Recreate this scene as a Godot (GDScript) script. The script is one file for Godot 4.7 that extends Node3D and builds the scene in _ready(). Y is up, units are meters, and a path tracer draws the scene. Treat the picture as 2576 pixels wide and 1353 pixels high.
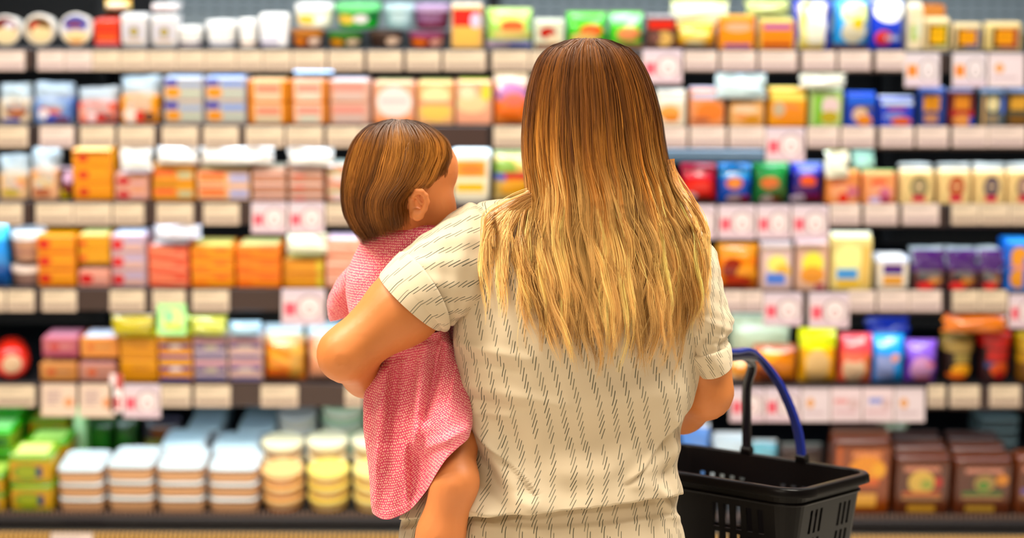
extends Node3D
# A shopper with a child on her arm in front of a chilled dairy wall, built from meshes computed below.

const FP := 3600.0      # focal length in pixels of the 2576 x 1353 frame
const EYE := 1.55       # height of the lens above the floor
const VH := 250.0       # image row of the horizon (the lens is shifted, the camera is level)
const ROLL := 0.0043
const TILT := 0.14      # the shelves slope towards the aisle
const FRONT := 4.52     # distance of the fronts of the goods

var atlas: Image
var atlas_next := 0
var atlas_cells := {}
var print_mat: StandardMaterial3D
var film_print_mat: StandardMaterial3D
var card_mat: StandardMaterial3D
var mats := {}
var meshes := {}
var taken := {}
var goods := []
var rng := RandomNumberGenerator.new()

func _ready() -> void:
	rng.seed = 77
	# camera
	var cam := Camera3D.new()
	cam.name = "camera"
	cam.projection = Camera3D.PROJECTION_FRUSTUM
	var near := 0.05
	cam.set_frustum(1353.0 / FP * near, Vector2(0, -(676.5 - VH) / FP * near), near, 60.0)
	cam.position = Vector3(0, EYE, 0)
	cam.rotation.z = ROLL
	var lens := CameraAttributesPhysical.new()
	lens.frustum_focal_length = 50.0
	lens.exposure_aperture = 1.5
	lens.frustum_focus_distance = 2.40
	cam.attributes = lens
	add_child(cam)
	cam.current = true
	# surroundings and exposure
	var env := Environment.new()
	env.background_mode = Environment.BG_COLOR
	env.background_color = Color(0.02, 0.02, 0.02)
	env.tonemap_mode = Environment.TONE_MAPPER_LINEAR
	env.tonemap_exposure = 1.0
	env.sdfgi_enabled = true
	env.ssao_enabled = true
	env.ssil_enabled = true
	var we := WorldEnvironment.new()
	we.name = "world_environment"
	we.environment = env
	add_child(we)
	# ceiling panels of the aisle and the lamps under the canopy of the case
	ceiling_panel(Vector3(-1.3, 3.18, -2.3), Vector2(1.2, 0.6), 11.5, Color(1.0, 0.965, 0.91), "long ceiling light panel over the aisle on the side of the child")
	ceiling_panel(Vector3(1.3, 3.18, -2.3), Vector2(1.2, 0.6), 11.0, Color(1.0, 0.965, 0.91), "long ceiling light panel over the aisle on the side of the basket")
	ceiling_panel(Vector3(-2.3, 3.18, -1.5), Vector2(1.2, 0.6), 5.0, Color(1.0, 0.92, 0.80), "ceiling light panel above the shopper's back, over her left shoulder")
	ceiling_panel(Vector3(1.9, 3.18, -0.6), Vector2(1.2, 0.6), 0.4, Color(1.0, 0.92, 0.80), "ceiling light panel above the shopper's back, over her right shoulder")
	ceiling_panel(Vector3(-1.3, 3.18, 1.2), Vector2(2.4, 0.6), 8.0, Color(1.0, 0.94, 0.86), "ceiling light panel at the entrance of the aisle")
	make_materials()
	build_room()
	build_case()
	build_goods()
	build_tags()
	finish_atlas()
	build_basket()
	build_woman()
	build_child()

# ---------------------------------------------------------------- places and names

func P(px: float, py: float, d: float) -> Vector3:
	var x := (px - 1288.0) / FP * d
	var y := (VH - py) / FP * d
	return Vector3(x * cos(ROLL) - y * sin(ROLL), EYE + x * sin(ROLL) + y * cos(ROLL), -d)

func row_at(py: float, d: float) -> float:
	return EYE + (VH - py) / FP * d

func numbered(called: String) -> String:
	if not taken.has(called):
		taken[called] = 0
		return called
	taken[called] += 1
	return "%s_%03d" % [called, taken[called]]

func thing(called: String, label: String, category: String, at: Vector3, group := "") -> Node3D:
	var o := Node3D.new()
	o.name = numbered(called)
	o.position = at
	o.set_meta("label", label)
	o.set_meta("category", category)
	if group:
		o.set_meta("group", group)
	add_child(o)
	return o

func part(called: String, m: Mesh, parent: Node3D, mat: Material, at := Vector3.ZERO) -> MeshInstance3D:
	var o := MeshInstance3D.new()
	o.name = called
	o.mesh = m
	o.material_override = mat
	o.position = at
	parent.add_child(o, true)
	return o

func struct(called: String, m: Mesh, mat: Material, at: Vector3) -> MeshInstance3D:
	var o := MeshInstance3D.new()
	o.name = called
	o.mesh = m
	o.material_override = mat
	o.position = at
	o.set_meta("kind", "structure")
	o.set_meta("label", {"floor": "pale tiled shop floor under the shopper", "ceiling": "white shop ceiling with light panels", "wall_back": "white wall behind the chilled case", "wall_front": "white wall at the entrance behind the viewer", "wall_left": "white side wall at the left end of the aisle", "wall_right": "white side wall at the right end of the aisle"}.get(called, called))
	add_child(o)
	return o

# ---------------------------------------------------------------- materials

func mat(hex: String, rough := 0.5, coat := 0.0, metal := 0.0) -> StandardMaterial3D:
	var key := "%s %s %s %s" % [hex, rough, coat, metal]
	if not mats.has(key):
		var m := StandardMaterial3D.new()
		m.albedo_color = Color(hex)
		m.roughness = rough
		m.metallic = metal
		if coat > 0.0:
			m.clearcoat_enabled = true
			m.clearcoat = coat
			m.clearcoat_roughness = 0.2
		mats[key] = m
	return mats[key]

func film() -> StandardMaterial3D:
	if not mats.has("film"):
		var m := StandardMaterial3D.new()
		m.albedo_color = Color(0.86, 0.93, 0.97, 0.34)
		m.transparency = BaseMaterial3D.TRANSPARENCY_ALPHA
		m.roughness = 0.28
		m.metallic_specular = 0.7
		mats["film"] = m
	return mats["film"]

func make_materials() -> void:
	atlas = Image.create(2048, 2048, false, Image.FORMAT_RGB8)
	print_mat = StandardMaterial3D.new()
	print_mat.roughness = 0.42
	film_print_mat = StandardMaterial3D.new()
	film_print_mat.roughness = 0.22
	film_print_mat.metallic_specular = 0.6
	card_mat = StandardMaterial3D.new()
	card_mat.roughness = 0.55

func finish_atlas() -> void:
	var t := ImageTexture.create_from_image(atlas)
	for m in [print_mat, film_print_mat, card_mat]:
		m.albedo_texture = t

# a print of flat shapes: "base colour;e cx cy rx ry colour;r x y w h colour;t x y w h colour" in hundredths of the label; returns its place in the atlas
func vivid(hex: String) -> String:
	var c := Color(hex)
	return Color.from_hsv(c.h, minf(1.0, c.s * 1.30), c.v * (0.97 if c.s < 0.1 else 0.94)).to_html(false)

func cell(ops: String, strong := false) -> Rect2:
	if atlas_cells.has(ops):
		return atlas_cells[ops]
	var n := 80
	var x0 := (atlas_next % 25) * n
	var y0 := (atlas_next / 25) * n
	atlas_next += 1
	var first := true
	for op in ops.split(";"):
		var w := op.strip_edges().split(" ", false)
		if first:
			atlas.fill_rect(Rect2i(x0, y0, n, n), Color(vivid(w[0]) if strong else w[0]))
			first = false
			continue
		var a := float(w[1]) * n / 100.0
		var b := float(w[2]) * n / 100.0
		var c := float(w[3]) * n / 100.0
		var e := float(w[4]) * n / 100.0
		var col := Color(vivid(w[5]) if strong else w[5])
		match w[0]:
			"r":
				atlas.fill_rect(Rect2i(x0, y0, n, n).intersection(Rect2i(x0 + int(a), y0 + int(b), int(c), int(e))), col)
			"e":
				for j in range(maxi(0, int(b - e)), mini(n, int(b + e) + 1)):
					for i in range(maxi(0, int(a - c)), mini(n, int(a + c) + 1)):
						if pow((i - a) / c, 2) + pow((j - b) / e, 2) < 1.0:
							atlas.set_pixel(x0 + i, y0 + j, col)
			"t":  # a line of illegible script
				for i in range(int(a), mini(n, int(a + c))):
					var k := i - a
					var up := (0.5 + 0.5 * sin(k * 1.9) * cos(k * 0.47)) * e * 0.6
					for j in range(int(b + up), mini(n - 1, int(b + up + e * 0.4)) + 1):
						atlas.set_pixel(x0 + i, y0 + j, col)
			"d":  # a slanting stripe, from a,b down to the right by c, as thick as e
				for k in range(int(c)):
					for j in range(int(e)):
						var xx := int(a) + k
						var yy := int(b + k * 0.45) + j
						if xx < n and yy < n and xx >= 0 and yy >= 0:
							atlas.set_pixel(x0 + xx, y0 + yy, col)
	atlas_cells[ops] = Rect2((x0 + 1.0) / 2048.0, (y0 + 1.0) / 2048.0, (n - 2.0) / 2048.0, (n - 2.0) / 2048.0)
	return atlas_cells[ops]

# ---------------------------------------------------------------- mesh building (faces counted anticlockwise, turned round when committed)

class MB:
	var v := PackedVector3Array()
	var uv := PackedVector2Array()
	var c := PackedColorArray()
	var f := PackedInt32Array()
	var nrm := PackedVector3Array()

	func quad(a: Vector3, b: Vector3, d: Vector3, e: Vector3, r := Rect2(0, 0, 1, 1)) -> void:
		var k := v.size()
		v.append_array([a, b, d, e])
		uv.append_array([Vector2(r.position.x, r.end.y), r.end, Vector2(r.end.x, r.position.y), r.position])
		f.append_array([k, k + 1, k + 2, k, k + 2, k + 3])

	func tri(a: Vector3, b: Vector3, d: Vector3) -> void:
		var k := v.size()
		v.append_array([a, b, d])
		uv.append_array([Vector2.ZERO, Vector2.ZERO, Vector2.ZERO])
		f.append_array([k, k + 1, k + 2])

	# nu x nv points, row after row, already in v from index k on
	func net(k: int, nu: int, nv: int, closed := false) -> void:
		for j in nv - 1:
			for i in (nu if closed else nu - 1):
				var a := k + j * nu + i
				var b := k + j * nu + (i + 1) % nu
				f.append_array([a, b, b + nu, a, b + nu, a + nu])

	func fan(ring: int, n: int, tip: Vector3, back := false) -> void:
		var k := v.size()
		v.append(tip)
		uv.append(uv[ring])
		for i in n:
			var a := ring + i
			var b := ring + (i + 1) % n
			if back:
				f.append_array([b, a, k])
			else:
				f.append_array([a, b, k])

	# a flat lid on a ring, with points of its own so that its edge stays sharp
	func lid(ring: int, n: int, back := false) -> void:
		var k := v.size()
		var mid := Vector3.ZERO
		for i in n:
			v.append(v[ring + i])
			uv.append(uv[ring + i])
			mid += v[ring + i] / n
		fan(k, n, mid, back)

	# turns the faces from index «from» on outwards, judged by the volume they enclose
	func outward(from := 0) -> void:
		var vol := 0.0
		if from >= f.size():
			return
		var o := v[f[from]]
		for i in range(from, f.size(), 3):
			vol += (v[f[i]] - o).dot((v[f[i + 1]] - o).cross(v[f[i + 2]] - o))
		if vol < 0.0:
			for i in range(from, f.size(), 3):
				var t := f[i]
				f[i] = f[i + 1]
				f[i + 1] = t

	func mesh() -> ArrayMesh:
		var n := nrm
		if n.size() != v.size():
			n = PackedVector3Array()
			n.resize(v.size())
			for i in range(0, f.size(), 3):
				var x := (v[f[i + 1]] - v[f[i]]).cross(v[f[i + 2]] - v[f[i]])
				n[f[i]] += x
				n[f[i + 1]] += x
				n[f[i + 2]] += x
			for i in n.size():
				n[i] = n[i].normalized()
		var g := PackedInt32Array()
		g.resize(f.size())
		for i in range(0, f.size(), 3):
			g[i] = f[i]
			g[i + 1] = f[i + 2]
			g[i + 2] = f[i + 1]
		var a := []
		a.resize(Mesh.ARRAY_MAX)
		a[Mesh.ARRAY_VERTEX] = v
		a[Mesh.ARRAY_NORMAL] = n
		if uv.size() == v.size():
			a[Mesh.ARRAY_TEX_UV] = uv
		if c.size() == v.size():
			a[Mesh.ARRAY_COLOR] = c
		a[Mesh.ARRAY_INDEX] = g
		var m := ArrayMesh.new()
		m.add_surface_from_arrays(Mesh.PRIMITIVE_TRIANGLES, a)
		return m

# a box with bevelled edges, from lo to hi
func add_box(m: MB, lo: Vector3, hi: Vector3, b := 0.003) -> void:
	var start := m.f.size()
	b = minf(b, minf(hi.x - lo.x, minf(hi.y - lo.y, hi.z - lo.z)) * 0.45)
	var q := func(sx: int, sy: int, sz: int, axis: int) -> Vector3:
		var p := Vector3(hi.x if sx > 0 else lo.x, hi.y if sy > 0 else lo.y, hi.z if sz > 0 else lo.z)
		var i := Vector3(-sx * b, -sy * b, -sz * b)
		i[axis] = 0.0
		return p + i
	for s in [-1, 1]:
		m.quad(q.call(s, -1, -1, 0), q.call(s, 1, -1, 0), q.call(s, 1, 1, 0), q.call(s, -1, 1, 0))
		if s < 0: flip_last(m)
		m.quad(q.call(-1, s, -1, 1), q.call(-1, s, 1, 1), q.call(1, s, 1, 1), q.call(1, s, -1, 1))
		if s < 0: flip_last(m)
		m.quad(q.call(-1, -1, s, 2), q.call(1, -1, s, 2), q.call(1, 1, s, 2), q.call(-1, 1, s, 2))
		if s < 0: flip_last(m)
	for s in [-1, 1]:
		for t in [-1, 1]:
			m.quad(q.call(s, t, -1, 0), q.call(s, t, 1, 0), q.call(s, t, 1, 1), q.call(s, t, -1, 1))
			if s * t > 0: flip_last(m)
			m.quad(q.call(-1, s, t, 1), q.call(1, s, t, 1), q.call(1, s, t, 2), q.call(-1, s, t, 2))
			if s * t > 0: flip_last(m)
			m.quad(q.call(s, -1, t, 2), q.call(s, 1, t, 2), q.call(s, 1, t, 0), q.call(s, -1, t, 0))
			if s * t > 0: flip_last(m)
			for u in [-1, 1]:
				m.tri(q.call(s, t, u, 0), q.call(s, t, u, 1), q.call(s, t, u, 2))
				if s * t * u < 0:
					var k := m.f.size() - 3
					var x := m.f[k]
					m.f[k] = m.f[k + 1]
					m.f[k + 1] = x
	m.outward(start)

func flip_last(m: MB) -> void:
	for k in [m.f.size() - 6, m.f.size() - 3]:
		var x := m.f[k]
		m.f[k] = m.f[k + 1]
		m.f[k + 1] = x

func box_mesh(lo: Vector3, hi: Vector3, b := 0.003) -> ArrayMesh:
	var key := "%s %s %s" % [lo, hi, b]
	if not meshes.has(key):
		var m := MB.new()
		add_box(m, lo, hi, b)
		meshes[key] = m.mesh()
	return meshes[key]

# rings of a superellipse about the y axis: [y, half width, half depth, exponent]; the front half of u runs over the label
func add_rings(m: MB, rings: Array, seg: int, mid := Vector3.ZERO, r := Rect2(0, 0, 1, 1), bottom := true, top := true) -> void:
	var start := m.f.size()
	var k := m.v.size()
	for j in rings.size():
		var g: Array = rings[j]
		for i in seg:
			var a := TAU * i / seg
			var p: float = 2.0 / g[3]
			var x: float = g[1] * signf(sin(a)) * pow(absf(sin(a)), p)
			var z: float = g[2] * signf(cos(a)) * pow(absf(cos(a)), p)
			m.v.append(mid + Vector3(x, g[0], z))
			m.uv.append(r.position + r.size * Vector2(clampf(0.5 + 0.5 * x / maxf(g[1], 1e-6), 0, 1), 1.0 - float(j) / (rings.size() - 1)))
	m.net(k, seg, rings.size(), true)
	if bottom:
		m.lid(k, seg, true)
	if top:
		m.lid(k + (rings.size() - 1) * seg, seg, false)
	m.outward(start)

# a bar of rounded section swept along points; the section is w wide across «side» and h thick
func add_sweep(m: MB, pts: Array, side: Vector3, w: float, h: float, seg := 10, expo := 3.5) -> void:
	var start := m.f.size()
	var k := m.v.size()
	for j in pts.size():
		var along: Vector3 = (pts[mini(j + 1, pts.size() - 1)] - pts[maxi(j - 1, 0)]).normalized()
		var a := (side - along * side.dot(along)).normalized()
		var b := along.cross(a)
		for i in seg:
			var t := TAU * i / seg
			var p := 2.0 / expo
			m.v.append(pts[j] + a * (0.5 * w * signf(cos(t)) * pow(absf(cos(t)), p)) + b * (0.5 * h * signf(sin(t)) * pow(absf(sin(t)), p)))
			m.uv.append(Vector2(float(i) / seg, float(j)))
	m.net(k, seg, pts.size(), true)
	m.lid(k, seg, true)
	m.lid(k + (pts.size() - 1) * seg, seg, false)
	m.outward(start)

func smooth_path(pts: Array, steps := 8) -> Array:
	var c := Curve3D.new()
	for i in pts.size():
		var t: Vector3 = (pts[mini(i + 1, pts.size() - 1)] - pts[maxi(i - 1, 0)]) / 6.0
		c.add_point(pts[i], -t, t)
	var out := []
	var n := (pts.size() - 1) * steps
	for i in n + 1:
		out.append(c.sample(mini(i / steps, pts.size() - 2), 1.0 if i == n else float(i % steps) / steps))
	return out

# piecewise curve through rows [at, value, value ...], smoothed between them
func look(rows: Array, at: float, col := 1) -> float:
	if at <= rows[0][0]:
		return rows[0][col]
	for i in rows.size() - 1:
		if at <= rows[i + 1][0]:
			var t: float = (at - rows[i][0]) / (rows[i + 1][0] - rows[i][0])
			var a: float = rows[i][col]
			var b: float = rows[i + 1][col]
			var a0: float = rows[maxi(i - 1, 0)][col]
			var b1: float = rows[mini(i + 2, rows.size() - 1)][col]
			var w0: float = rows[i + 1][0] - rows[maxi(i - 1, 0)][0]
			var w1: float = rows[mini(i + 2, rows.size() - 1)][0] - rows[i][0]
			var h: float = rows[i + 1][0] - rows[i][0]
			var ma := (b - a0) / w0 * h
			var mb := (b1 - a) / w1 * h
			if (b - a) * ma <= 0.0: ma = 0.0
			if (b - a) * mb <= 0.0: mb = 0.0
			return a * (2 * t * t * t - 3 * t * t + 1) + ma * (t * t * t - 2 * t * t + t) + b * (3 * t * t - 2 * t * t * t) + mb * (t * t * t - t * t)
	return rows[rows.size() - 1][col]

# ---------------------------------------------------------------- the shop

func ceiling_panel(at: Vector3, size: Vector2, energy: float, tone: Color, label: String) -> void:
	var t := thing("ceiling_light_panel", label, "ceiling light", at)
	var glow := StandardMaterial3D.new()
	glow.albedo_color = Color(0.9, 0.9, 0.88)
	glow.emission_enabled = true
	glow.emission = tone
	glow.emission_energy_multiplier = 2.0
	part("frame", box_mesh(Vector3(-size.x / 2 - 0.03, -0.02, -size.y / 2 - 0.03), Vector3(size.x / 2 + 0.03, 0.018, size.y / 2 + 0.03)), t, mat("d8d8d6"))
	part("lamp_diffuser", box_mesh(Vector3(-size.x / 2, -0.03, -size.y / 2), Vector3(size.x / 2, -0.019, size.y / 2)), t, glow)
	var l := AreaLight3D.new()
	l.name = "lamp_light"
	l.area_size = size
	l.light_color = tone
	l.light_energy = energy
	l.shadow_enabled = true
	l.set("area_range", 14.0)
	l.set("area_attenuation", 2.0)
	l.position = Vector3(0, -0.05, 0)
	l.rotation.x = -PI / 2
	t.add_child(l)

func build_room() -> void:
	var wall := mat("8d877d", 0.8)
	struct("floor", box_mesh(Vector3(-5, -0.1, -5.6), Vector3(5, 0, 3.2), 0.01), mat("d6cec0", 0.4), Vector3.ZERO)
	struct("ceiling", box_mesh(Vector3(-5, 3.2, -5.6), Vector3(5, 3.3, 3.2), 0.01), mat("c9c6c0", 0.8), Vector3.ZERO)
	struct("wall_back", box_mesh(Vector3(-5.1, -0.1, -5.7), Vector3(5.1, 3.3, -5.6), 0.01), wall, Vector3.ZERO)
	struct("wall_front", box_mesh(Vector3(-5.1, -0.1, 3.2), Vector3(5.1, 3.3, 3.3), 0.01), wall, Vector3.ZERO)
	struct("wall_left", box_mesh(Vector3(-5.1, -0.1, -5.6), Vector3(-5.0, 3.3, 3.2), 0.01), wall, Vector3.ZERO)
	struct("wall_right", box_mesh(Vector3(5.0, -0.1, -5.6), Vector3(5.1, 3.3, 3.2), 0.01), wall, Vector3.ZERO)

const ROWS := [[122.0, 127.0, 178.0], [315.0, 317.0, 371.0], [509.0, 511.0, 566.0], [727.0, 729.0, 784.0], [964.0, 968.0, 1024.0]]
const SHELVES := ["top shelf", "second shelf", "third shelf", "fourth shelf", "fifth shelf", "trough"]
const HALF := 2.3
const TROUGH := 0.2

func trough_y(d: float) -> float:
	return row_at(1297.0, 4.40) + (d - 4.40) * tan(TROUGH)

func build_case() -> void:
	var t := thing("chilled_display_case", "long open chilled display case with five dark shelves of packaged dairy goods above a trough", "display case", Vector3(0, 0, -5.0))
	var o := Vector3(0, 0, 5.0)
	var black := mat("0d0e12", 0.6)
	var dark := mat("17181d", 0.5)
	var grey := mat("aebcc4", 0.45)
	part("back_panel", box_mesh(Vector3(-HALF, 0.1, -5.30), Vector3(HALF, row_at(ROWS[0][0], 5.2), -5.26)), t, black, o)
	part("dark_upper_panel", box_mesh(Vector3(-HALF, row_at(ROWS[0][0], 5.2), -5.31), Vector3(P(424, 0, 5.25).x, 2.22, -5.262)), t, black, o)
	part("perforated_panel", box_mesh(Vector3(P(424, 0, 5.25).x, row_at(ROWS[0][0], 5.2), -5.30), Vector3(HALF, 2.22, -5.255)), t, grey, o)
	var holes := MB.new()
	for j in 6:
		for i in 90:
			var x := -HALF + 0.05 + i * 0.05
			if x < P(430, 0, 5.25).x:
				continue
			var y := row_at(ROWS[0][0], 5.2) + 0.13 + j * 0.045
			add_box(holes, Vector3(x, y, -5.262), Vector3(x + 0.022, y + 0.009, -5.2535), 0.001)
	var hp := part("perforation", holes.mesh(), t, mat("5b6a74"), o)
	hp.set_meta("kind", "stuff")
	for s in [-1.0, 1.0]:
		part("end_panel", box_mesh(Vector3(s * HALF - 0.03, 0.0, -5.32), Vector3(s * HALF + 0.03, 2.3, -4.42), 0.01), t, mat("23252a", 0.4), o)
	part("canopy", box_mesh(Vector3(-HALF, 2.18, -5.32), Vector3(HALF, 2.34, -4.34), 0.02), t, mat("d9dcdc", 0.4), o)
	part("plinth", box_mesh(Vector3(-HALF, 0.0, -5.3), Vector3(HALF, 0.12, -4.40), 0.01), t, dark, o)
	# a row of lamps under the edge of the canopy
	var glow := StandardMaterial3D.new()
	glow.albedo_color = Color(0.9, 0.95, 1.0)
	glow.emission_enabled = true
	glow.emission = Color(0.86, 0.94, 1.0)
	glow.emission_energy_multiplier = 2.0
	for k in 3:
		var x := -1.5 + 1.5 * k
		part("lamp_tube", box_mesh(Vector3(x - 0.68, 2.150, -4.46), Vector3(x + 0.68, 2.178, -4.38), 0.008), t, glow, o)
		var l := AreaLight3D.new()
		l.name = "canopy_lamp_light"
		l.area_size = Vector2(1.36, 0.07)
		l.light_color = Color(0.90, 0.96, 1.0)
		l.light_energy = CANOPY
		l.shadow_enabled = true
		l.set("area_range", 8.0)
		l.set("area_attenuation", 2.0)
		l.position = o + Vector3(x, 2.145, -4.41)
		l.rotation.x = -PI / 2 + 0.12
		t.add_child(l, true)
	# sloping shelves with their price rails, joined at the uprights
	var joints := [-HALF + 0.03, P(84, 400, 4.46).x, P(1232, 400, 4.46).x, P(2388, 400, 4.46).x, HALF - 0.03]
	for r in 5:
		var y := row_at(ROWS[r][0], FRONT)
		var sh := Node3D.new()
		sh.name = "shelf"
		sh.position = o + Vector3(0, y, -FRONT)
		t.add_child(sh, true)
		var board := part("board", box_mesh(Vector3(-HALF + 0.03, -0.022, -0.62), Vector3(HALF - 0.03, -0.001, 0.03), 0.004), sh, dark)
		board.rotation.x = TILT
		var top := row_at(ROWS[r][1], 4.47) - y
		var low := row_at(ROWS[r][2], 4.47) - y
		for k in 4:
			part("price_rail", box_mesh(Vector3(joints[k] + 0.006, low - 0.002, 0.036), Vector3(joints[k + 1] - 0.006, top, 0.050), 0.003), sh, mat("3a2b28", 0.3))
		for k in [1, 2, 3]:
			part("rail_joint", box_mesh(Vector3(joints[k] - 0.014, low - 0.002, 0.031), Vector3(joints[k] + 0.014, top, 0.0358), 0.001), sh, dark)
		# a lamp strip behind the rail, shining down on the goods below
		part("lamp_strip", box_mesh(Vector3(-HALF + 0.05, low + 0.012, 0.014), Vector3(HALF - 0.05, low + 0.020, 0.030), 0.002), sh, glow)
		var ll := AreaLight3D.new()
		ll.name = "shelf_lamp_light"
		ll.area_size = Vector2(HALF * 2 - 0.1, 0.014)
		ll.light_color = Color(0.88, 0.95, 1.0)
		ll.light_energy = SHELF_LAMP
		ll.shadow_enabled = true
		ll.set("area_range", 8.0)
		ll.set("area_attenuation", 2.0)
		ll.position = Vector3(0, low + 0.010, 0.022)
		ll.rotation.x = -PI / 2 + 0.25
		sh.add_child(ll, true)
		if r == 1:  # a rounded steel blue bumper under part of the second rail
			var bm := MB.new()
			add_rings(bm, [[0.0, 0.022, 0.022, 2.0], [P(1926, 0, 4.46).x - P(1560, 0, 4.46).x, 0.022, 0.022, 2.0]], 20)
			var bar := part("bumper", bm.mesh(), sh, mat("3a5a78", 0.35), Vector3(P(1926, 0, 4.46).x, low - 0.026, 0.030))
			bar.rotation.z = PI / 2
	for k in [1, 2, 3]:
		part("upright", box_mesh(Vector3(joints[k] - 0.02, 0.2, -5.255), Vector3(joints[k] + 0.02, 2.18, -5.2), 0.004), t, dark, o)
	# the trough: a sloping floor, a dark lip and a ribbed air grille
	var fl := part("trough_floor", box_mesh(Vector3(-HALF + 0.03, -0.03, -0.86), Vector3(HALF - 0.03, -0.002, 0.02), 0.004), t, dark, o + Vector3(0, trough_y(4.40), -4.40))
	fl.rotation.x = TROUGH
	var lip_top := row_at(1303.0, 4.36)
	var lip_low := row_at(1329.0, 4.34)
	part("trough_lip", box_mesh(Vector3(-HALF + 0.03, lip_low, -4.375), Vector3(HALF - 0.03, lip_top, -4.355), 0.004), t, mat("15131c", 0.3), o)
	part("grille_tray", box_mesh(Vector3(-HALF + 0.03, 0.12, -4.36), Vector3(HALF - 0.03, lip_low - 0.004, -4.315), 0.006), t, mat("171009", 0.5), o)
	var ribs := MB.new()
	for i in 310:
		var x := -2.25 + i * 0.0145
		add_box(ribs, Vector3(x, 0.13, -4.318), Vector3(x + 0.0072, lip_low - 0.008, -4.296), 0.0015)
	var g := part("grille_rib", ribs.mesh(), t, mat("c79a52", 0.4), o)
	g.set_meta("kind", "stuff")
	var teeth := MB.new()
	for i in 300:
		var x := -2.25 + i * 0.015
		add_box(teeth, Vector3(x, lip_top - 0.004, -4.376), Vector3(x + 0.008, lip_top + 0.014, -4.366), 0.001)
	var tt := part("lip_tooth", teeth.mesh(), t, mat("6b5347", 0.4), o)
	tt.set_meta("kind", "stuff")

const CANOPY := 0.6
const SHELF_LAMP := 0.5

# ---------------------------------------------------------------- goods

func plate(w: float, h: float, r: Rect2, bulge := 0.0) -> ArrayMesh:
	var m := MB.new()
	var t := 0.0012
	if bulge > 0.0:
		for j in 7:
			for i in 7:
				var a := i / 6.0
				var b := j / 6.0
				m.v.append(Vector3((a - 0.5) * w, b * h, bulge * sqrt(maxf(0.0, sin(PI * a) * sin(PI * b)))))
				m.uv.append(r.position + r.size * Vector2(a, 1.0 - b))
		m.net(0, 7, 7)
		return m.mesh()
	m.quad(Vector3(-w / 2, 0, t), Vector3(w / 2, 0, t), Vector3(w / 2, h, t), Vector3(-w / 2, h, t), r)
	var edge := Rect2(r.position, Vector2(0.0002, 0.0002))
	m.quad(Vector3(-w / 2, h, t), Vector3(w / 2, h, t), Vector3(w / 2, h, 0), Vector3(-w / 2, h, 0), edge)
	m.quad(Vector3(-w / 2, 0, 0), Vector3(w / 2, 0, 0), Vector3(w / 2, 0, t), Vector3(-w / 2, 0, t), edge)
	m.quad(Vector3(-w / 2, 0, 0), Vector3(-w / 2, 0, t), Vector3(-w / 2, h, t), Vector3(-w / 2, h, 0), edge)
	m.quad(Vector3(w / 2, 0, t), Vector3(w / 2, 0, 0), Vector3(w / 2, h, 0), Vector3(w / 2, h, t), edge)
	return m.mesh()

# pillow-shaped bag, print on the front
func pillow(w: float, h: float, dep: float, r: Rect2, crumple := 0.0, salt := 0.0) -> ArrayMesh:
	var m := MB.new()
	var seg := 20
	var nv := 13
	for j in nv:
		var b := float(j) / (nv - 1)
		var fat := dep * 0.5 * pow(maxf(sin(PI * clampf(b * 0.94 + 0.04, 0, 1)), 0.0), 0.55)
		var hw := w * 0.5 * (1.0 - 0.05 * sin(PI * b))
		for i in seg:
			var a := TAU * i / seg
			var x := hw * signf(sin(a)) * pow(absf(sin(a)), 0.6)
			var z := fat * signf(cos(a)) * pow(absf(cos(a)), 0.8)
			var k := crumple * (sin(x * 90.0 + salt + b * 9.0) + sin(b * 17.0 + salt * 2.0 + x * 40.0))
			m.v.append(Vector3(x + k * 0.6, b * h + k * b * 0.5, z - dep * 0.5 + k))
			m.uv.append(r.position + r.size * Vector2(clampf(0.5 + x / w, 0.01, 0.99), 1.0 - b))
	m.net(0, seg, nv, true)
	m.lid(0, seg, true)
	m.lid((nv - 1) * seg, seg, false)
	m.outward()
	return m.mesh()

func crimp(w: float, h: float) -> ArrayMesh:
	var key := "crimp %.3f %.3f" % [w, h]
	if not meshes.has(key):
		var m := MB.new()
		var n := 24
		for s in [1.0, -1.0]:
			var k := m.v.size()
			var start := m.f.size()
			for j in 2:
				for i in n + 1:
					m.v.append(Vector3((float(i) / n - 0.5) * w * s, j * h, 0.0012 * s + 0.0012 * sin(i * 1.6 * s)))
			m.net(k, n + 1, 2)
		meshes[key] = m.mesh()
	return meshes[key]

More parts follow.
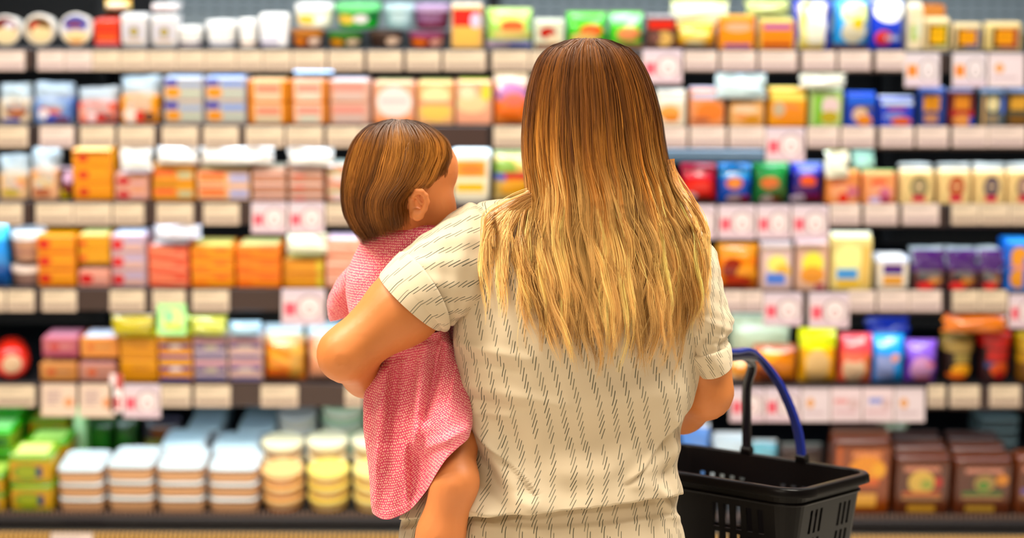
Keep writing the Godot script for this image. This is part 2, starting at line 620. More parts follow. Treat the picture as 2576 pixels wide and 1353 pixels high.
# kind, shelf (0 to 5), left, right and top edge in image pixels, depth in metres, colours "body/lid", print, words for the label, how many in the stack, distance of the front
func pr(kind: String, row: int, x0: float, x1: float, y0: float, dep: float, hex: String, ops: String, short: String, n := 1, d := FRONT, lift := 0.0) -> void:
	if kind == "film" and row > 0 and row < 5:  # clear of the rail above
		y0 = maxf(y0, ROWS[row - 1][2] + ((x0 + x1) / 2 - 1288.0) * 0.0043 + 7.0)
	var tilt := TILT if row < 5 else TROUGH
	var base := row_at(ROWS[row][0], FRONT) if row < 5 else trough_y(d)
	if row < 5 and d > FRONT:
		base += (d - FRONT) * tan(TILT)
	base += lift
	var px := (x0 + x1) / 2
	var at := P(px, 0, d)
	at.z += lift * tan(tilt)
	at.y = base + 0.001
	var w := (x1 - x0) / FP * d - 0.003
	var total := P(px, y0, d).y - base
	var flat_top := kind in ["box", "tub", "rtub", "tray"]
	var h := (total - (dep * sin(tilt) if flat_top else 0.0)) / cos(tilt) / n
	var up := Vector3(0, cos(tilt), sin(tilt))
	var cols := hex.split("/")
	var body := vivid(cols[0])
	var lidc := vivid(cols[1]) if cols.size() > 1 else "f2efe6"
	var first: Node3D = null
	var cat: String = {"box": "carton", "pouch": "bag", "pack": "pack", "tub": "tub", "rtub": "tub", "disc": "tub", "tray": "tray", "wrapped": "pack", "film": "bag"}[kind]
	for k in n:
		var which: String = ["", ["lower ", "upper "][mini(k, 1)], ["bottom ", "middle ", "topmost "][mini(k, 2)], ["lowest ", "second lowest ", "third lowest ", "uppermost "][mini(k, 3)]][n - 1]
		var label: String = "%s%s %s %s" % [which, short, "on the" if row < 5 else "in the", SHELVES[row]]
		var pos := at + up * (h * k)
		var t: Node3D
		if first:
			t = first.duplicate()
			t.name = numbered(first.get_meta("stem"))
			t.position = pos
			t.rotation.y += rng.randf_range(-0.03, 0.03)
			t.set_meta("label", label)
			add_child(t)
			continue
		var stem: String = {"box": "carton", "pouch": "food_bag", "pack": "food_pack", "tub": "round_tub", "rtub": "square_tub", "disc": "round_tub", "tray": "lidded_tray", "wrapped": "wrapped_pack", "film": "clear_bag"}[kind]
		t = thing(stem, label, cat, pos)
		first = t
		t.set_meta("stem", stem)
		t.rotation = Vector3(tilt, rng.randf_range(-0.015, 0.015), 0)
		if n > 1:
			t.set_meta("group", "stack of " + short)
		var r := cell(ops, true) if ops else Rect2()
		match kind:
			"box":
				part("body", box_mesh(Vector3(-w / 2, 0, -dep), Vector3(w / 2, h - 0.001, 0), 0.004), t, mat(body, 0.4, 0.3))
				if ops: part("front_label", plate(w - 0.008, h - 0.009, r), t, print_mat, Vector3(0, 0.004, 0.0003))
				part("top_label", box_mesh(Vector3(-w * 0.42, h - 0.0015, -dep * 0.9), Vector3(w * 0.42, h - 0.0003, -dep * 0.1), 0.0004), t, mat(lidc, 0.35))
			"pouch":
				part("body", pillow(w, h * 0.94, dep, r, 0.0016, px), t, film_print_mat)
				part("top_seal", crimp(w * 0.98, h * 0.09), t, mat(lidc, 0.3), Vector3(0, h * 0.915, -dep * 0.5))
			"pack":
				var m := MB.new()
				add_rings(m, [[0.0, w * 0.485, dep * 0.5, 6.0], [0.004, w * 0.5, dep * 0.5, 6.0], [h * 0.9, w * 0.49, dep * 0.46, 6.0], [h * 0.93, w * 0.47, dep * 0.2, 6.0]], 24, Vector3(0, 0, -dep * 0.5))
				part("tray", m.mesh(), t, mat(body, 0.3, 0.4))
				part("front_label", plate(w * 0.88, h * 0.84, r), t, film_print_mat, Vector3(0, h * 0.03, 0.0004))
				part("hanging_flange", box_mesh(Vector3(-w * 0.48, h * 0.91, -dep * 0.5 - 0.0015), Vector3(w * 0.48, h, -dep * 0.5 + 0.0015), 0.001), t, mat(lidc, 0.3))
			"tub":
				var m := MB.new()
				add_rings(m, [[0.0, w * 0.40, w * 0.40, 2.0], [h * 0.06, w * 0.42, w * 0.42, 2.0], [h * 0.72, w * 0.465, w * 0.465, 2.0]], 28, Vector3(0, 0, -w * 0.5))
				part("cup", m.mesh(), t, mat(body, 0.35))
				var l := MB.new()
				add_rings(l, [[h * 0.70, w * 0.49, w * 0.49, 2.0], [h * 0.93, w * 0.5, w * 0.5, 2.0], [h * 0.97, w * 0.48, w * 0.48, 2.0], [h * 0.97, w * 0.42, w * 0.42, 2.0], [h * 0.94, w * 0.40, w * 0.40, 2.0]], 28, Vector3(0, 0, -w * 0.5))
				part("lid", l.mesh(), t, mat(lidc, 0.3))
				if ops:
					var b := MB.new()
					add_rings(b, [[h * 0.10, w * 0.428, w * 0.428, 2.0], [h * 0.66, w * 0.468, w * 0.468, 2.0]], 28, Vector3(0, 0, -w * 0.5), r, false, false)
					part("label_band", b.mesh(), t, print_mat)
			"rtub":
				var m := MB.new()
				var c := Vector3(0, 0, -dep * 0.5)
				add_rings(m, [[0.0, w * 0.44, dep * 0.44, 5.0], [h * 0.08, w * 0.455, dep * 0.455, 5.0], [h * 0.84, w * 0.485, dep * 0.485, 5.0]], 32, c)
				part("cup", m.mesh(), t, mat(body, 0.35))
				var l := MB.new()
				add_rings(l, [[h * 0.83, w * 0.5, dep * 0.5, 5.0], [h * 0.93, w * 0.5, dep * 0.5, 5.0], [h * 0.98, w * 0.47, dep * 0.47, 5.0], [h * 0.985, w * 0.42, dep * 0.42, 5.0]], 32, c)
				part("lid", l.mesh(), t, mat(lidc, 0.25, 0.5))
				if ops:
					part("front_label", plate(w * 0.86, h * 0.72, r), t, print_mat, Vector3(0, h * 0.09, -dep * 0.020))
					part("lid_label", box_mesh(Vector3(-w * 0.36, h * 0.985, -dep * 0.82), Vector3(w * 0.36, h * 0.99, -dep * 0.18), 0.0004), t, mat(cols[2] if cols.size() > 2 else lidc, 0.3))
			"tray":
				var c := Vector3(0, 0, -dep * 0.5)
				var m := MB.new()
				add_rings(m, [[h * 0.04, w * 0.455, dep * 0.455, 6.0], [h * 0.10, w * 0.465, dep * 0.465, 6.0], [h * 0.62, w * 0.49, dep * 0.49, 6.0], [h * 0.66, w * 0.49, dep * 0.49, 6.0]], 32, c)
				part("cup", m.mesh(), t, mat(body, 0.35))
				var k2 := MB.new()
				add_rings(k2, [[h * 0.66, w * 0.462, dep * 0.462, 6.0], [h * 0.84, w * 0.462, dep * 0.462, 6.0]], 24, c)
				part("neck", k2.mesh(), t, mat("3c342e", 0.4))
				var l := MB.new()
				add_rings(l, [[h * 0.84, w * 0.485, dep * 0.485, 6.0], [h * 0.93, w * 0.485, dep * 0.485, 6.0], [h * 0.985, w * 0.45, dep * 0.45, 6.0]], 32, c)
				part("lid", l.mesh(), t, mat(lidc, 0.22, 0.6))
				part("lid_rim", box_mesh(Vector3(-w * 0.38, h * 0.98, -dep * 0.86), Vector3(w * 0.38, h * 0.998, -dep * 0.14), 0.001), t, mat(cols[2] if cols.size() > 2 else lidc, 0.2, 0.6))
			"disc":
				var m := MB.new()
				add_rings(m, [[-dep, w * 0.40, w * 0.40, 2.0], [-dep * 0.1, w * 0.48, w * 0.48, 2.0]], 32)
				var cup := part("cup", m.mesh(), t, mat(body, 0.35), Vector3(0, w * 0.5, 0))
				cup.rotation.x = PI / 2
				var l := MB.new()
				add_rings(l, [[-dep * 0.12, w * 0.5, w * 0.5, 2.0], [-0.003, w * 0.5, w * 0.5, 2.0], [0.0, w * 0.47, w * 0.47, 2.0]], 32)
				var lid := part("lid", l.mesh(), t, mat(lidc, 0.3), Vector3(0, w * 0.5, 0))
				lid.rotation.x = PI / 2
				var b := MB.new()
				for i in 32:
					var a := TAU * i / 32
					b.v.append(Vector3(cos(a) * w * 0.43, sin(a) * w * 0.43, 0.0))
					b.uv.append(r.position + r.size * Vector2(0.5 + 0.5 * cos(a), 0.5 - 0.5 * sin(a)))
				b.v.append(Vector3.ZERO)
				b.uv.append(r.get_center())
				for i in 32:
					b.f.append_array([i, (i + 1) % 32, 32])
				part("front_label", b.mesh(), t, print_mat, Vector3(0, w * 0.5, 0.0012))
			"wrapped":
				var hb := h * 0.62
				part("tray", box_mesh(Vector3(-w * 0.47, 0, -dep), Vector3(w * 0.47, hb, -0.002), 0.008), t, mat(body, 0.35))
				part("front_label", plate(w * 0.86, hb * 0.92, r), t, film_print_mat, Vector3(0, hb * 0.04, 0.0))
				part("film_wrap", pillow(w, h, dep * 1.15, Rect2(), 0.004, px), t, film(), Vector3(0, 0, dep * 0.08))
			"film":
				part("body", pillow(w, h * 0.94, dep, Rect2(), 0.004, px), t, mat(body, 0.22, 0.6))
				part("top_seal", crimp(w * 0.94, h * 0.08), t, mat(lidc, 0.25), Vector3(0, h * 0.93, -dep * 0.5))
		goods.append({"row": row, "x0": x0, "x1": x1, "short": short, "d": d})

func build_goods() -> void:
	# top shelf, left to right
	pr("disc", 0, -24, 56, 30, 0.07, "cfccc8/dad6d2", "d2c4ac;e 50 22 46 34 6b2024;e 50 70 42 34 ead9b4;e 66 30 20 12 d8d2e2", "round white tub with a dark red arc lid facing out")
	pr("disc", 0, 59, 143, 30, 0.07, "cfccc8/dad6d2", "d2c4ac;e 50 36 40 30 4a3122;e 36 40 16 16 d8604a;e 56 62 34 28 e8d6ae;e 66 34 18 8 8a6d40", "round white tub picturing food in a brown bowl")
	pr("disc", 0, 150, 236, 28, 0.07, "cfccc8/dad6d2", "d8d6d6;e 50 24 44 26 5a64a8;e 46 34 28 12 7a2a40;r 14 42 70 10 6f86d8;e 50 74 42 26 ecd7ae;e 50 92 30 10 d69a48", "round white tub with a blue arc lid facing out")
	pr("box", 0, 237, 303, 40, 0.09, "cf3a1c/e0562a", "d8411e;r 8 10 84 10 e46a2c;r 8 30 84 8 b82a18;t 10 46 80 16 f08040;t 10 66 80 14 f0a050;r 0 84 100 16 e07a80", "red and orange carton")
	pr("pouch", 0, 262, 330, 2, 0.06, "f0c040/ffe9a0", "ffdf90;e 50 50 40 36 fff6dc;r 0 0 100 14 f0b030;t 20 44 60 18 f2c8a8", "small yellow bag lying above the red carton", 1, FRONT + 0.09, 0.105)
	pr("rtub", 0, 302, 374, 27, 0.09, "dcdade/e2e2e4", "d8d6d8;r 14 14 72 66 c2c0d0;e 50 48 20 20 a89a60;r 18 82 64 8 d0aa70", "gold emblem tub beside the red carton")
	pr("rtub", 0, 378, 450, 30, 0.09, "dcdade/e2e2e4", "d8d6d8;r 14 14 72 66 c2c0d0;e 50 48 20 20 a89a60;r 18 82 64 8 d0aa70", "gold emblem tub under a second tub")
	pr("rtub", 0, 380, 452, 2, 0.09, "f0eef0/f6f4f6", "efe6ea;r 10 20 80 50 e2d2d8", "pale tub stacked on the white tub with a gold emblem", 1, FRONT + 0.012, 0.112)
	pr("tub", 0, 440, 508, 60, 0.08, "fafafa/ffffff", "fcfcfc;r 0 78 100 22 5b2560", "low white tub with a purple foot")
	pr("tub", 0, 511, 596, 46, 0.08, "fcfcfc/ffffff", "ffffff;r 0 88 100 12 5060a8", "wide white tub with a thin blue foot")
	pr("tub", 0, 597, 648, 40, 0.08, "fcfcfc/ffffff", "ffffff;r 0 88 100 12 d8a070", "narrow white tub with a thin orange foot")
	pr("rtub", 0, 650, 727, 26, 0.09, "f4f6fa/ffffff", "f8f9ff;r 8 60 60 18 d8dcf0;r 0 90 70 10 7a66a8", "tall white square tub with a violet base line")
	pr("tub", 0, 729, 812, 68, 0.09, "8a4a16/c98c3e", "7a4214;e 24 56 20 34 f09a30;e 76 56 20 38 f0d8c8", "brown tub with orange and cream spots")
	pr("tub", 0, 736, 838, 2, 0.09, "fbf9e0/ffffff", "fffbe8;e 30 62 26 34 f4d560;e 74 60 20 34 ffffff", "white tub with a yellow spot set on the brown tub", 1, FRONT + 0.01, 0.062)
	pr("tub", 0, 818, 912, 74, 0.09, "2c4a14/3f7a2a", "2e4c12;e 26 60 22 36 e8a428;e 76 56 20 38 e6cdb4", "dark green tub with yellow and cream spots")
	pr("tub", 0, 838, 958, 2, 0.09, "1f9a3a/8fe0a0", "28a83c;e 22 52 20 34 f0d070;e 58 46 18 30 ece4ec;e 84 30 12 20 1a5a3c", "bright green tub with oval spots set on the dark green tub", 1, FRONT + 0.01, 0.056)
	pr("tub", 0, 922, 1012, 70, 0.09, "35241c/4a3830", "33231b;e 76 50 22 44 e4cbb8", "dark brown tub with one cream spot")
	pr("tub", 0, 962, 1046, 4, 0.09, "93b4bc/c8dfe6", "9ab8c0;e 50 40 34 34 c4dce4", "grey blue tub set on the dark brown tub", 1, FRONT + 0.01, 0.060)
	pr("tub", 0, 1024, 1122, 74, 0.09, "7a1220/9c5478", "7c1018;e 26 56 24 38 f09038;e 78 56 20 38 f2c0b4", "dark red tub with orange and pink spots")
	pr("tub", 0, 1036, 1134, 4, 0.09, "6a3050/b9a4c4", "6c3454;e 40 36 44 22 8f6f94", "plum tub set on the dark red tub", 1, FRONT + 0.01, 0.056)
	pr("pack", 0, 1134, 1216, 10, 0.05, "e6c48c/f0ecec", "eabf7c;r 0 0 100 46 d04a44;e 80 30 20 20 d8d4ec;r 8 52 84 44 f0c878", "red topped pack with a tan front")
	pr("pouch", 0, 1222, 1340, 24, 0.07, "a8d870/e0f4c0", "b4dc7c;e 56 40 26 16 e2784a;e 54 62 40 12 e6d490;r 0 78 100 22 d8c8e0;r 50 86 50 10 6a90e8", "pale green bag with a red middle and a blue foot")
	pr("pack", 0, 1342, 1422, 50, 0.05, "cfd8c4/e8ece4", "d2d6c2;e 44 40 30 24 b23a30;e 66 66 26 20 e8dcc0;r 0 82 100 18 8a5a48", "pack with a dark red picture behind the shopper's parting")
	pr("pouch", 0, 1424, 1528, 34, 0.07, "4fc030/a8e890", "5cc63a;e 60 46 28 18 e0702c;e 46 68 34 16 f2d08a;r 0 88 100 12 c88a60", "green bag with an orange middle left of the twin green bag")
	pr("pouch", 0, 1532, 1620, 34, 0.07, "58c83a/a8e890", "62cc42;r 0 0 100 26 a6ecb4;e 56 56 34 20 f0a878;r 0 84 100 16 e8b48c", "green bag with a peach middle above the shopper's hair")
	pr("pack", 0, 1624, 1704, 40, 0.05, "5a3a34/d2d2dc", "4a3430;r 4 6 92 28 e0442e;e 60 66 30 26 dcb878;e 28 62 20 18 7a5650", "dark pack with a red head band")
	pr("pouch", 0, 1700, 1804, 60, 0.08, "f4b414/ffffd8", "f2b212;e 44 42 40 22 f6d878;e 48 74 26 12 fff2c8;r 0 88 100 12 70489a", "yellow bag with a violet foot")
	pr("film", 0, 1684, 1838, 6, 0.06, "f6fbe0/e9f36a", "", "crumpled white and yellow bag lying on the goods", 1, FRONT + 0.06, 0.068)
	pr("pack", 0, 1808, 1902, 40, 0.05, "f0a028/f4d480", "f29a1c;e 50 26 42 16 ecc0a4;r 8 44 84 26 fa9a10;r 10 84 80 14 8a5a98", "orange pack with a violet foot")
	pr("pack", 0, 1908, 2002, 48, 0.05, "e8c878/e4ecb0", "f0a83c;r 8 8 84 20 b470b0;r 8 40 84 34 f0941c;r 6 78 88 18 b0502c", "orange pack with a mauve band")
	pr("film", 0, 1874, 1990, 4, 0.06, "cdd89a/b6be30", "", "olive and white bag lying on the orange packs", 1, FRONT + 0.06, 0.092)
	pr("pouch", 0, 1996, 2092, 2, 0.06, "2a50d8/3a78f0", "fff8b0;r 0 0 16 100 2846d0;r 84 0 16 100 2846d0;e 44 30 18 40 f2e620;e 58 50 26 50 fffef0;r 20 90 60 10 f0d040", "white and yellow bag with blue edges")
	pr("pouch", 0, 2098, 2188, 2, 0.07, "38a8ee/70d0ff", "48b4f0;e 60 22 40 24 e4efb0;e 54 60 34 26 d8d4c0;e 66 44 16 12 e2c850;r 0 88 100 12 6a4a58", "sky blue bag with a pale middle")
	pr("pouch", 0, 2190, 2276, 2, 0.07, "1a4ad8/f4faff", "1c4edc;e 54 18 44 24 ffffff;e 38 74 26 16 e4505c;t 44 66 44 18 d8e4ff", "deep blue bag with a white head and red mark")
	pr("pack", 0, 2282, 2322, 8, 0.06, "efe3cc/f4eee0", "f0e2c6;r 10 40 60 40 b0c480;r 50 30 40 40 d8dcc8", "narrow cream pack turned sideways beside the blue bag")
	pr("box", 0, 2308, 2376, 6, 0.08, "b87838/c88a4a", "bc7c3c;r 0 0 100 30 c88c50", "brown cardboard carton standing behind the cheese packs", 1, FRONT + 0.13)
	pr("pack", 0, 2322, 2392, 46, 0.05, "ead9b4/efe0c0", "dcc9a0;r 12 12 80 78 3d6a24;r 12 12 30 78 3a2418;r 22 20 60 58 f0b818;t 28 34 46 14 b08a10", "cream cheese pack with a yellow square on green")
	pr("pack", 0, 2398, 2472, 60, 0.05, "dccda8/ead9b4", "cdbb92;r 6 10 88 84 26407e;r 6 10 34 84 402414;r 16 18 66 60 f0a81a;t 26 34 46 14 b4780e", "cream cheese pack with a yellow square on blue")
	pr("pack", 0, 2478, 2572, 58, 0.05, "e2cf9c/ead9b4", "d8c48c;r 16 10 78 84 8a1e40;r 16 10 22 84 2a1210;r 26 18 54 60 f0a418;t 32 34 42 14 b4780e", "cream cheese pack with a yellow square on maroon")
	# second shelf
	pr("wrapped", 1, -2, 78, 214, 0.07, "e8d8c4", "e0d0bc;e 58 44 40 36 8a4a18;e 60 42 26 22 c0762c;r 10 84 60 14 4a5cb8", "clear wrapped pack with a brown patty")
	pr("wrapped", 1, 84, 186, 212, 0.08, "6a8ac8", "7898d0;r 0 0 100 26 9ab8e8;r 14 34 60 30 d87068;e 24 64 16 22 e8e4f0;r 30 76 66 22 6a2450;e 44 84 14 12 2a38b4", "blue wrapped pack with a red label")
	pr("wrapped", 1, 194, 298, 224, 0.08, "e08878", "e89488;r 0 0 100 26 e46c50;e 34 66 14 30 f6d8e0;e 62 70 14 22 c03038;e 84 76 14 14 4a3034;r 0 30 24 40 f0b4a8", "pink and red wrapped pack")
	pr("wrapped", 1, 302, 404, 196, 0.09, "f0a828", "f0a020;r 0 0 100 40 f2ae28;e 24 70 20 30 f4e2dc;e 52 76 14 22 d83024;e 78 78 18 16 503028", "orange pack in a tall blue tinted wrap")
	pr("box", 1, 414, 514, 184, 0.10, "b9b4b4/b8cce8", "c0b8b0;r 0 0 36 36 5048a8;e 22 66 20 24 e8a838;r 40 20 60 20 98b4dc;r 46 60 54 22 b4c4b8;t 4 10 34 14 3834a8", "grey and blue carton next to the orange film bag", 2)
	pr("box", 1, 517, 622, 184, 0.10, "b4b0b8/9ec0f0", "c0b8b0;r 0 0 34 34 5048a8;e 22 66 20 24 eaa430;r 40 14 60 26 88acec;r 46 60 54 22 b0c0bc;t 4 10 34 14 3834a8", "grey and blue carton next to the orange edged ones", 2)
	pr("box", 1, 626, 728, 190, 0.10, "e2921c/f4d4ac", "e8c8ac;r 0 0 14 100 e0901c;r 86 0 14 100 e0901c;r 20 20 60 40 e4a08c;r 20 64 60 24 d8d0b8", "orange edged carton beside the grey and blue ones", 2)
	pr("box", 1, 731, 826, 190, 0.10, "dc8a20/f0e0d8", "ecd0c0;r 0 0 10 100 dc8a1c;r 88 0 12 100 dc8a1c;r 18 18 66 40 e8a89c;r 26 62 50 26 c8d4c8", "orange edged carton under the light blue box", 2)
	pr("box", 1, 740, 842, 168, 0.08, "b8d4f0/d8e8fa", "bcd8f2;r 10 20 80 40 d8e6f6", "light blue box lying on the orange edged cartons", 1, FRONT + 0.012, 0.158)
	pr("box", 1, 829, 934, 190, 0.10, "d8b0a0/efe6ee", "dcb8ac;r 6 14 84 38 e0a49c;r 14 60 70 28 d2c0bc;r 0 0 6 100 d09030", "dusty pink carton", 2)
	pr("box", 1, 940, 1046, 196, 0.10, "eeb8a0/f2e4b0", "f0bca4;e 50 46 44 38 f2e6e6;t 16 36 68 16 e0c0c8;r 0 84 100 16 f0a878", "pink carton with a large white oval")
	pr("box", 1, 1050, 1144, 196, 0.10, "eebc8c/f0e69c", "f0c094;e 50 30 40 22 f2ecc0;e 50 70 44 22 f2d480;r 0 44 100 10 e8a490", "peach carton with two pale ovals")
	pr("box", 1, 1147, 1240, 194, 0.10, "eeb89c/e6e27c", "f0bca0;e 44 50 44 22 e2d6b0;e 84 24 14 20 d8da60;r 0 76 100 24 f0b8a0;e 30 24 24 16 eee8cc", "peach carton with a lime corner")
	pr("pouch", 1, 1242, 1332, 190, 0.07, "f09a50/d8c0a0", "f0a060;r 0 0 100 20 c8a890;e 50 34 46 22 b080a8;e 54 66 46 24 fa9038;e 56 46 30 14 f09080", "orange and violet bag beside the shopper's hair")
	pr("pack", 1, 1650, 1728, 228, 0.05, "f4e4cc/ffffff", "f6ead8;e 44 60 40 24 f0b870;e 50 78 30 12 e89a38;r 0 0 100 24 ffffff", "cream pack with an orange picture beside the shopper's hair")
	pr("pack", 1, 1734, 1826, 222, 0.06, "f2b088/d8dcf4", "f4ae80;r 0 0 100 22 d4d4ee;e 56 60 42 30 f49a50;e 30 84 30 10 c07a58", "peach pack with a lilac head")
	pr("pack", 1, 1834, 1926, 250, 0.06, "f0c48c/f4dcb4", "f2c088;e 44 30 40 18 fadcc0;e 60 74 34 20 d8981c;e 30 60 20 16 f0b07c", "tan pack under the shining blue bag")
	pr("film", 1, 1800, 1932, 172, 0.07, "dff6ff/4ab8f0", "", "shining white and sky blue bag lying across the goods", 1, FRONT - 0.045, 0.083)
	pr("pack", 1, 1932, 2032, 222, 0.06, "f2b040/f8f0a0", "f4b03c;r 0 0 100 24 f6ec8c;e 46 50 40 16 f0a070;e 60 72 42 24 f09410;e 24 50 18 22 c8b8a0", "yellow and orange pack")
	pr("pack", 1, 2036, 2122, 222, 0.05, "bcd890/ffffff", "c4dca0;r 10 8 26 90 88c04c;e 62 40 30 26 e0ccd0;e 60 74 30 20 c0b03c", "light green pack")
	pr("film", 1, 2012, 2130, 164, 0.06, "fbfff6/dff4d0", "", "shining white bag above the light green pack", 1, FRONT - 0.045, 0.117)
	pr("pack", 1, 2126, 2206, 234, 0.05, "1c50c0/3a84f0", "1a4ab8;r 0 0 100 24 2a7cf0;e 56 40 34 10 6a6040;e 46 62 28 26 e4c8b4;e 62 80 28 18 f0a440", "blue pack picturing pale cheese")
	pr("pack", 1, 2210, 2302, 244, 0.05, "1848c8/e6f2ff", "1a48cc;r 0 0 100 20 d8e8ff;t 22 24 56 18 d84878;e 40 62 34 18 8a9ae0;e 64 80 32 16 e88038", "blue pack with a red line of script")
	pr("pack", 1, 2312, 2382, 222, 0.05, "34508e/8ea0d0", "2e4a8c;r 10 10 66 44 e8ac3e;e 44 32 28 20 d0962c;r 10 58 60 6 1f2c50;r 14 66 56 26 c89878", "dark blue pack with a tan square left of the upright")
	pr("pack", 1, 2386, 2454, 226, 0.05, "70302e/a8b4d8", "6a2a34;r 16 6 66 44 dc9a44;r 0 52 100 18 b02438;e 50 80 40 18 e8a868;r 80 70 20 30 3a58c0", "maroon pack with a tan square right of the upright")
	pr("pack", 1, 2466, 2530, 226, 0.05, "5a6a74/a8b8d8", "56626a;e 46 30 26 24 e6dcb4;r 10 54 80 6 243a38;r 20 66 54 26 988870;r 0 0 12 100 dcae58;r 86 0 14 60 6a8ae0", "grey pack with a cream spot")
	pr("pack", 1, 2531, 2592, 226, 0.05, "4a4030/9ab0d8", "443a2c;r 10 8 76 42 d8ac54;r 0 54 100 8 3a5048;r 10 66 76 28 7a5a28", "brown pack with a gold square at the edge")
	# third shelf
	pr("wrapped", 2, -2, 74, 394, 0.07, "e2c09c", "e4c4a0;e 40 74 36 14 b8a838;e 70 40 30 20 e0a888;r 0 20 100 8 e0b060", "clear wrapped beige pack at the left edge")
	pr("wrapped", 2, 78, 152, 378, 0.08, "e0b494", "e4b898;e 50 40 40 18 d8c098;e 40 76 36 16 a86848;r 0 8 100 10 d8a050", "clear wrapped pink and beige pack")
	pr("pouch", 2, 148, 188, 424, 0.05, "4a2a24/d8d0ec", "4a2c24;e 36 80 40 18 f2dc20;e 66 30 30 24 c8a8c8;e 60 60 30 20 6a2420", "small brown and yellow bag beside the orange cartons")
	pr("box", 2, 186, 288, 364, 0.10, "e8940c/f4dca0", "ee9a10;r 0 46 100 8 d8860c;e 26 50 14 26 c83420;r 40 20 50 20 f4a820", "orange carton with a red mark", 3)
	pr("box", 2, 291, 378, 426, 0.09, "e0b0a0/efe4ee", "e4b4a4;e 24 56 20 34 c83048;r 50 18 36 20 eaa868;r 50 50 40 30 dcb0b4", "pink carton with a dark red mark", 2)
	pr("film", 2, 300, 384, 366, 0.06, "f6fbff/e8f0ff", "", "white wrapped pack lying on the pink cartons", 1, FRONT - 0.050, 0.094)
	pr("box", 2, 385, 494, 400, 0.10, "e6a23c/f8e8a8", "e8a850;r 0 0 100 24 b88a18;r 4 34 50 30 f07a58;r 4 66 46 18 f4b060;r 62 44 36 40 bcc0a0;r 60 0 40 20 e8a80c", "orange carton with red and grey patches", 2)
	pr("box", 2, 498, 632, 416, 0.10, "eec8a0/f4e9b0", "efc8a4;r 4 12 50 30 f07048;r 4 46 54 16 f2b040;r 6 64 48 22 e89078;r 62 14 38 78 c4c0dc;t 66 40 30 12 9090d8", "peach carton with a lilac end", 2)
	pr("film", 2, 392, 500, 352, 0.09, "ffffff/fffbe8", "", "long bright white pack lying on the orange cartons", 1, FRONT - 0.048, 0.112)
	pr("film", 2, 502, 692, 350, 0.09, "ffffff/f4fbff", "", "long bright white pack lying on the peach cartons", 1, FRONT - 0.048, 0.112)
	pr("box", 2, 636, 724, 412, 0.10, "caa08c/f2ecd8", "d4a490;d 6 6 80 14 a8705c;r 0 30 100 24 ecd8d4;r 6 62 88 28 c89484", "dusty brown carton left of its twins", 3)
	pr("box", 2, 727, 818, 412, 0.10, "c89c88/efeaf4", "d0a08c;d 6 4 80 14 a06a58;r 0 30 100 24 e8d8d4;r 6 62 88 28 c4907c;e 30 80 20 14 e86858", "dusty brown carton under the short white pack", 3)
	pr("film", 2, 722, 842, 350, 0.08, "ffffff/dff4ff", "", "short bright white pack lying on the dusty brown cartons", 1, FRONT - 0.045, 0.108)
	pr("box", 2, 824, 906, 404, 0.10, "dca890/e4efe6", "e2b4a0;r 46 8 50 24 ec6a44;r 0 36 60 18 b4c8a0;e 40 74 30 20 f0d8d8;e 70 70 20 20 ee8468", "pale red and green carton beside the child's hair", 2)
	pr("rtub", 2, 1136, 1238, 366, 0.10, "f4efe0/fafdff/ffffff", "f6f0dc;r 6 4 88 44 f2b45c;e 50 26 36 14 e89858;r 8 62 80 24 f4c844", "white tub with a yellow label before the child's face")
	pr("pouch", 2, 1242, 1334, 384, 0.07, "c0b068/a8b890", "c8b070;e 30 30 34 20 7f9a50;r 20 38 80 16 c04048;r 0 40 34 14 5868b8;e 60 70 40 20 f0b838;r 0 84 100 16 eed49a", "motley bag with red blue and yellow patches")
	pr("pouch", 2, 1716, 1806, 412, 0.07, "c82c38/e87090", "d03440;r 0 0 100 34 dc4a6a;e 50 60 40 26 e84838;e 24 86 24 14 f0d8e0;e 60 90 24 10 a03010", "red bag beside the shopper's hair")
	pr("pouch", 2, 1808, 1896, 412, 0.07, "1e6ad0/50c0ff", "2060c4;r 0 0 100 34 18a4f4;e 46 46 24 16 e88c3c;e 46 46 12 8 f0b070;e 50 88 24 12 f0d0dc;e 78 88 14 10 c02a50", "sky blue bag with an orange spot")
	pr("pouch", 2, 1898, 1988, 412, 0.07, "2a7a44/70d890", "2e7440;r 0 0 100 30 34a058;e 44 46 26 16 d88450;e 44 90 24 12 f2dcdc;e 66 86 16 10 d06028;e 70 70 24 16 4c6a38", "green bag with an orange spot")
	pr("pouch", 2, 1990, 2074, 412, 0.07, "28248c/b0c8f0", "241e78;r 0 0 100 26 4a54c8;e 52 40 26 14 e0703c;e 50 62 40 10 5a1e60;e 28 88 24 12 f0dcf0;r 44 78 50 16 a03048", "navy bag with an orange spot")
	pr("pack", 2, 2078, 2166, 430, 0.06, "f0a060/f2d890", "f2a870;e 44 34 30 10 ea4418;e 50 60 42 30 f6b890;e 50 82 16 18 e8442a;e 80 60 20 22 d08090", "peach pack with red marks near the round white bag")
	pr("pack", 2, 2170, 2258, 432, 0.06, "f0a878/b0d8a0", "f4b080;e 46 28 26 14 f04c18;e 52 60 40 30 f6b898;e 66 62 20 18 d884a0;e 66 88 24 12 a03060;e 34 88 20 12 d8c8f0", "peach pack with red marks next to the green ringed cheese")
	pr("film", 2, 2078, 2140, 368, 0.07, "fdffee/e6f0a0", "", "round white and yellow bag lying on the peach pack", 1, FRONT - 0.045, 0.080)
	pr("film", 2, 2144, 2204, 372, 0.06, "b4d8c4/c8e8dc", "", "pale green crumpled bag lying behind the peach packs", 1, FRONT + 0.05, 0.080)
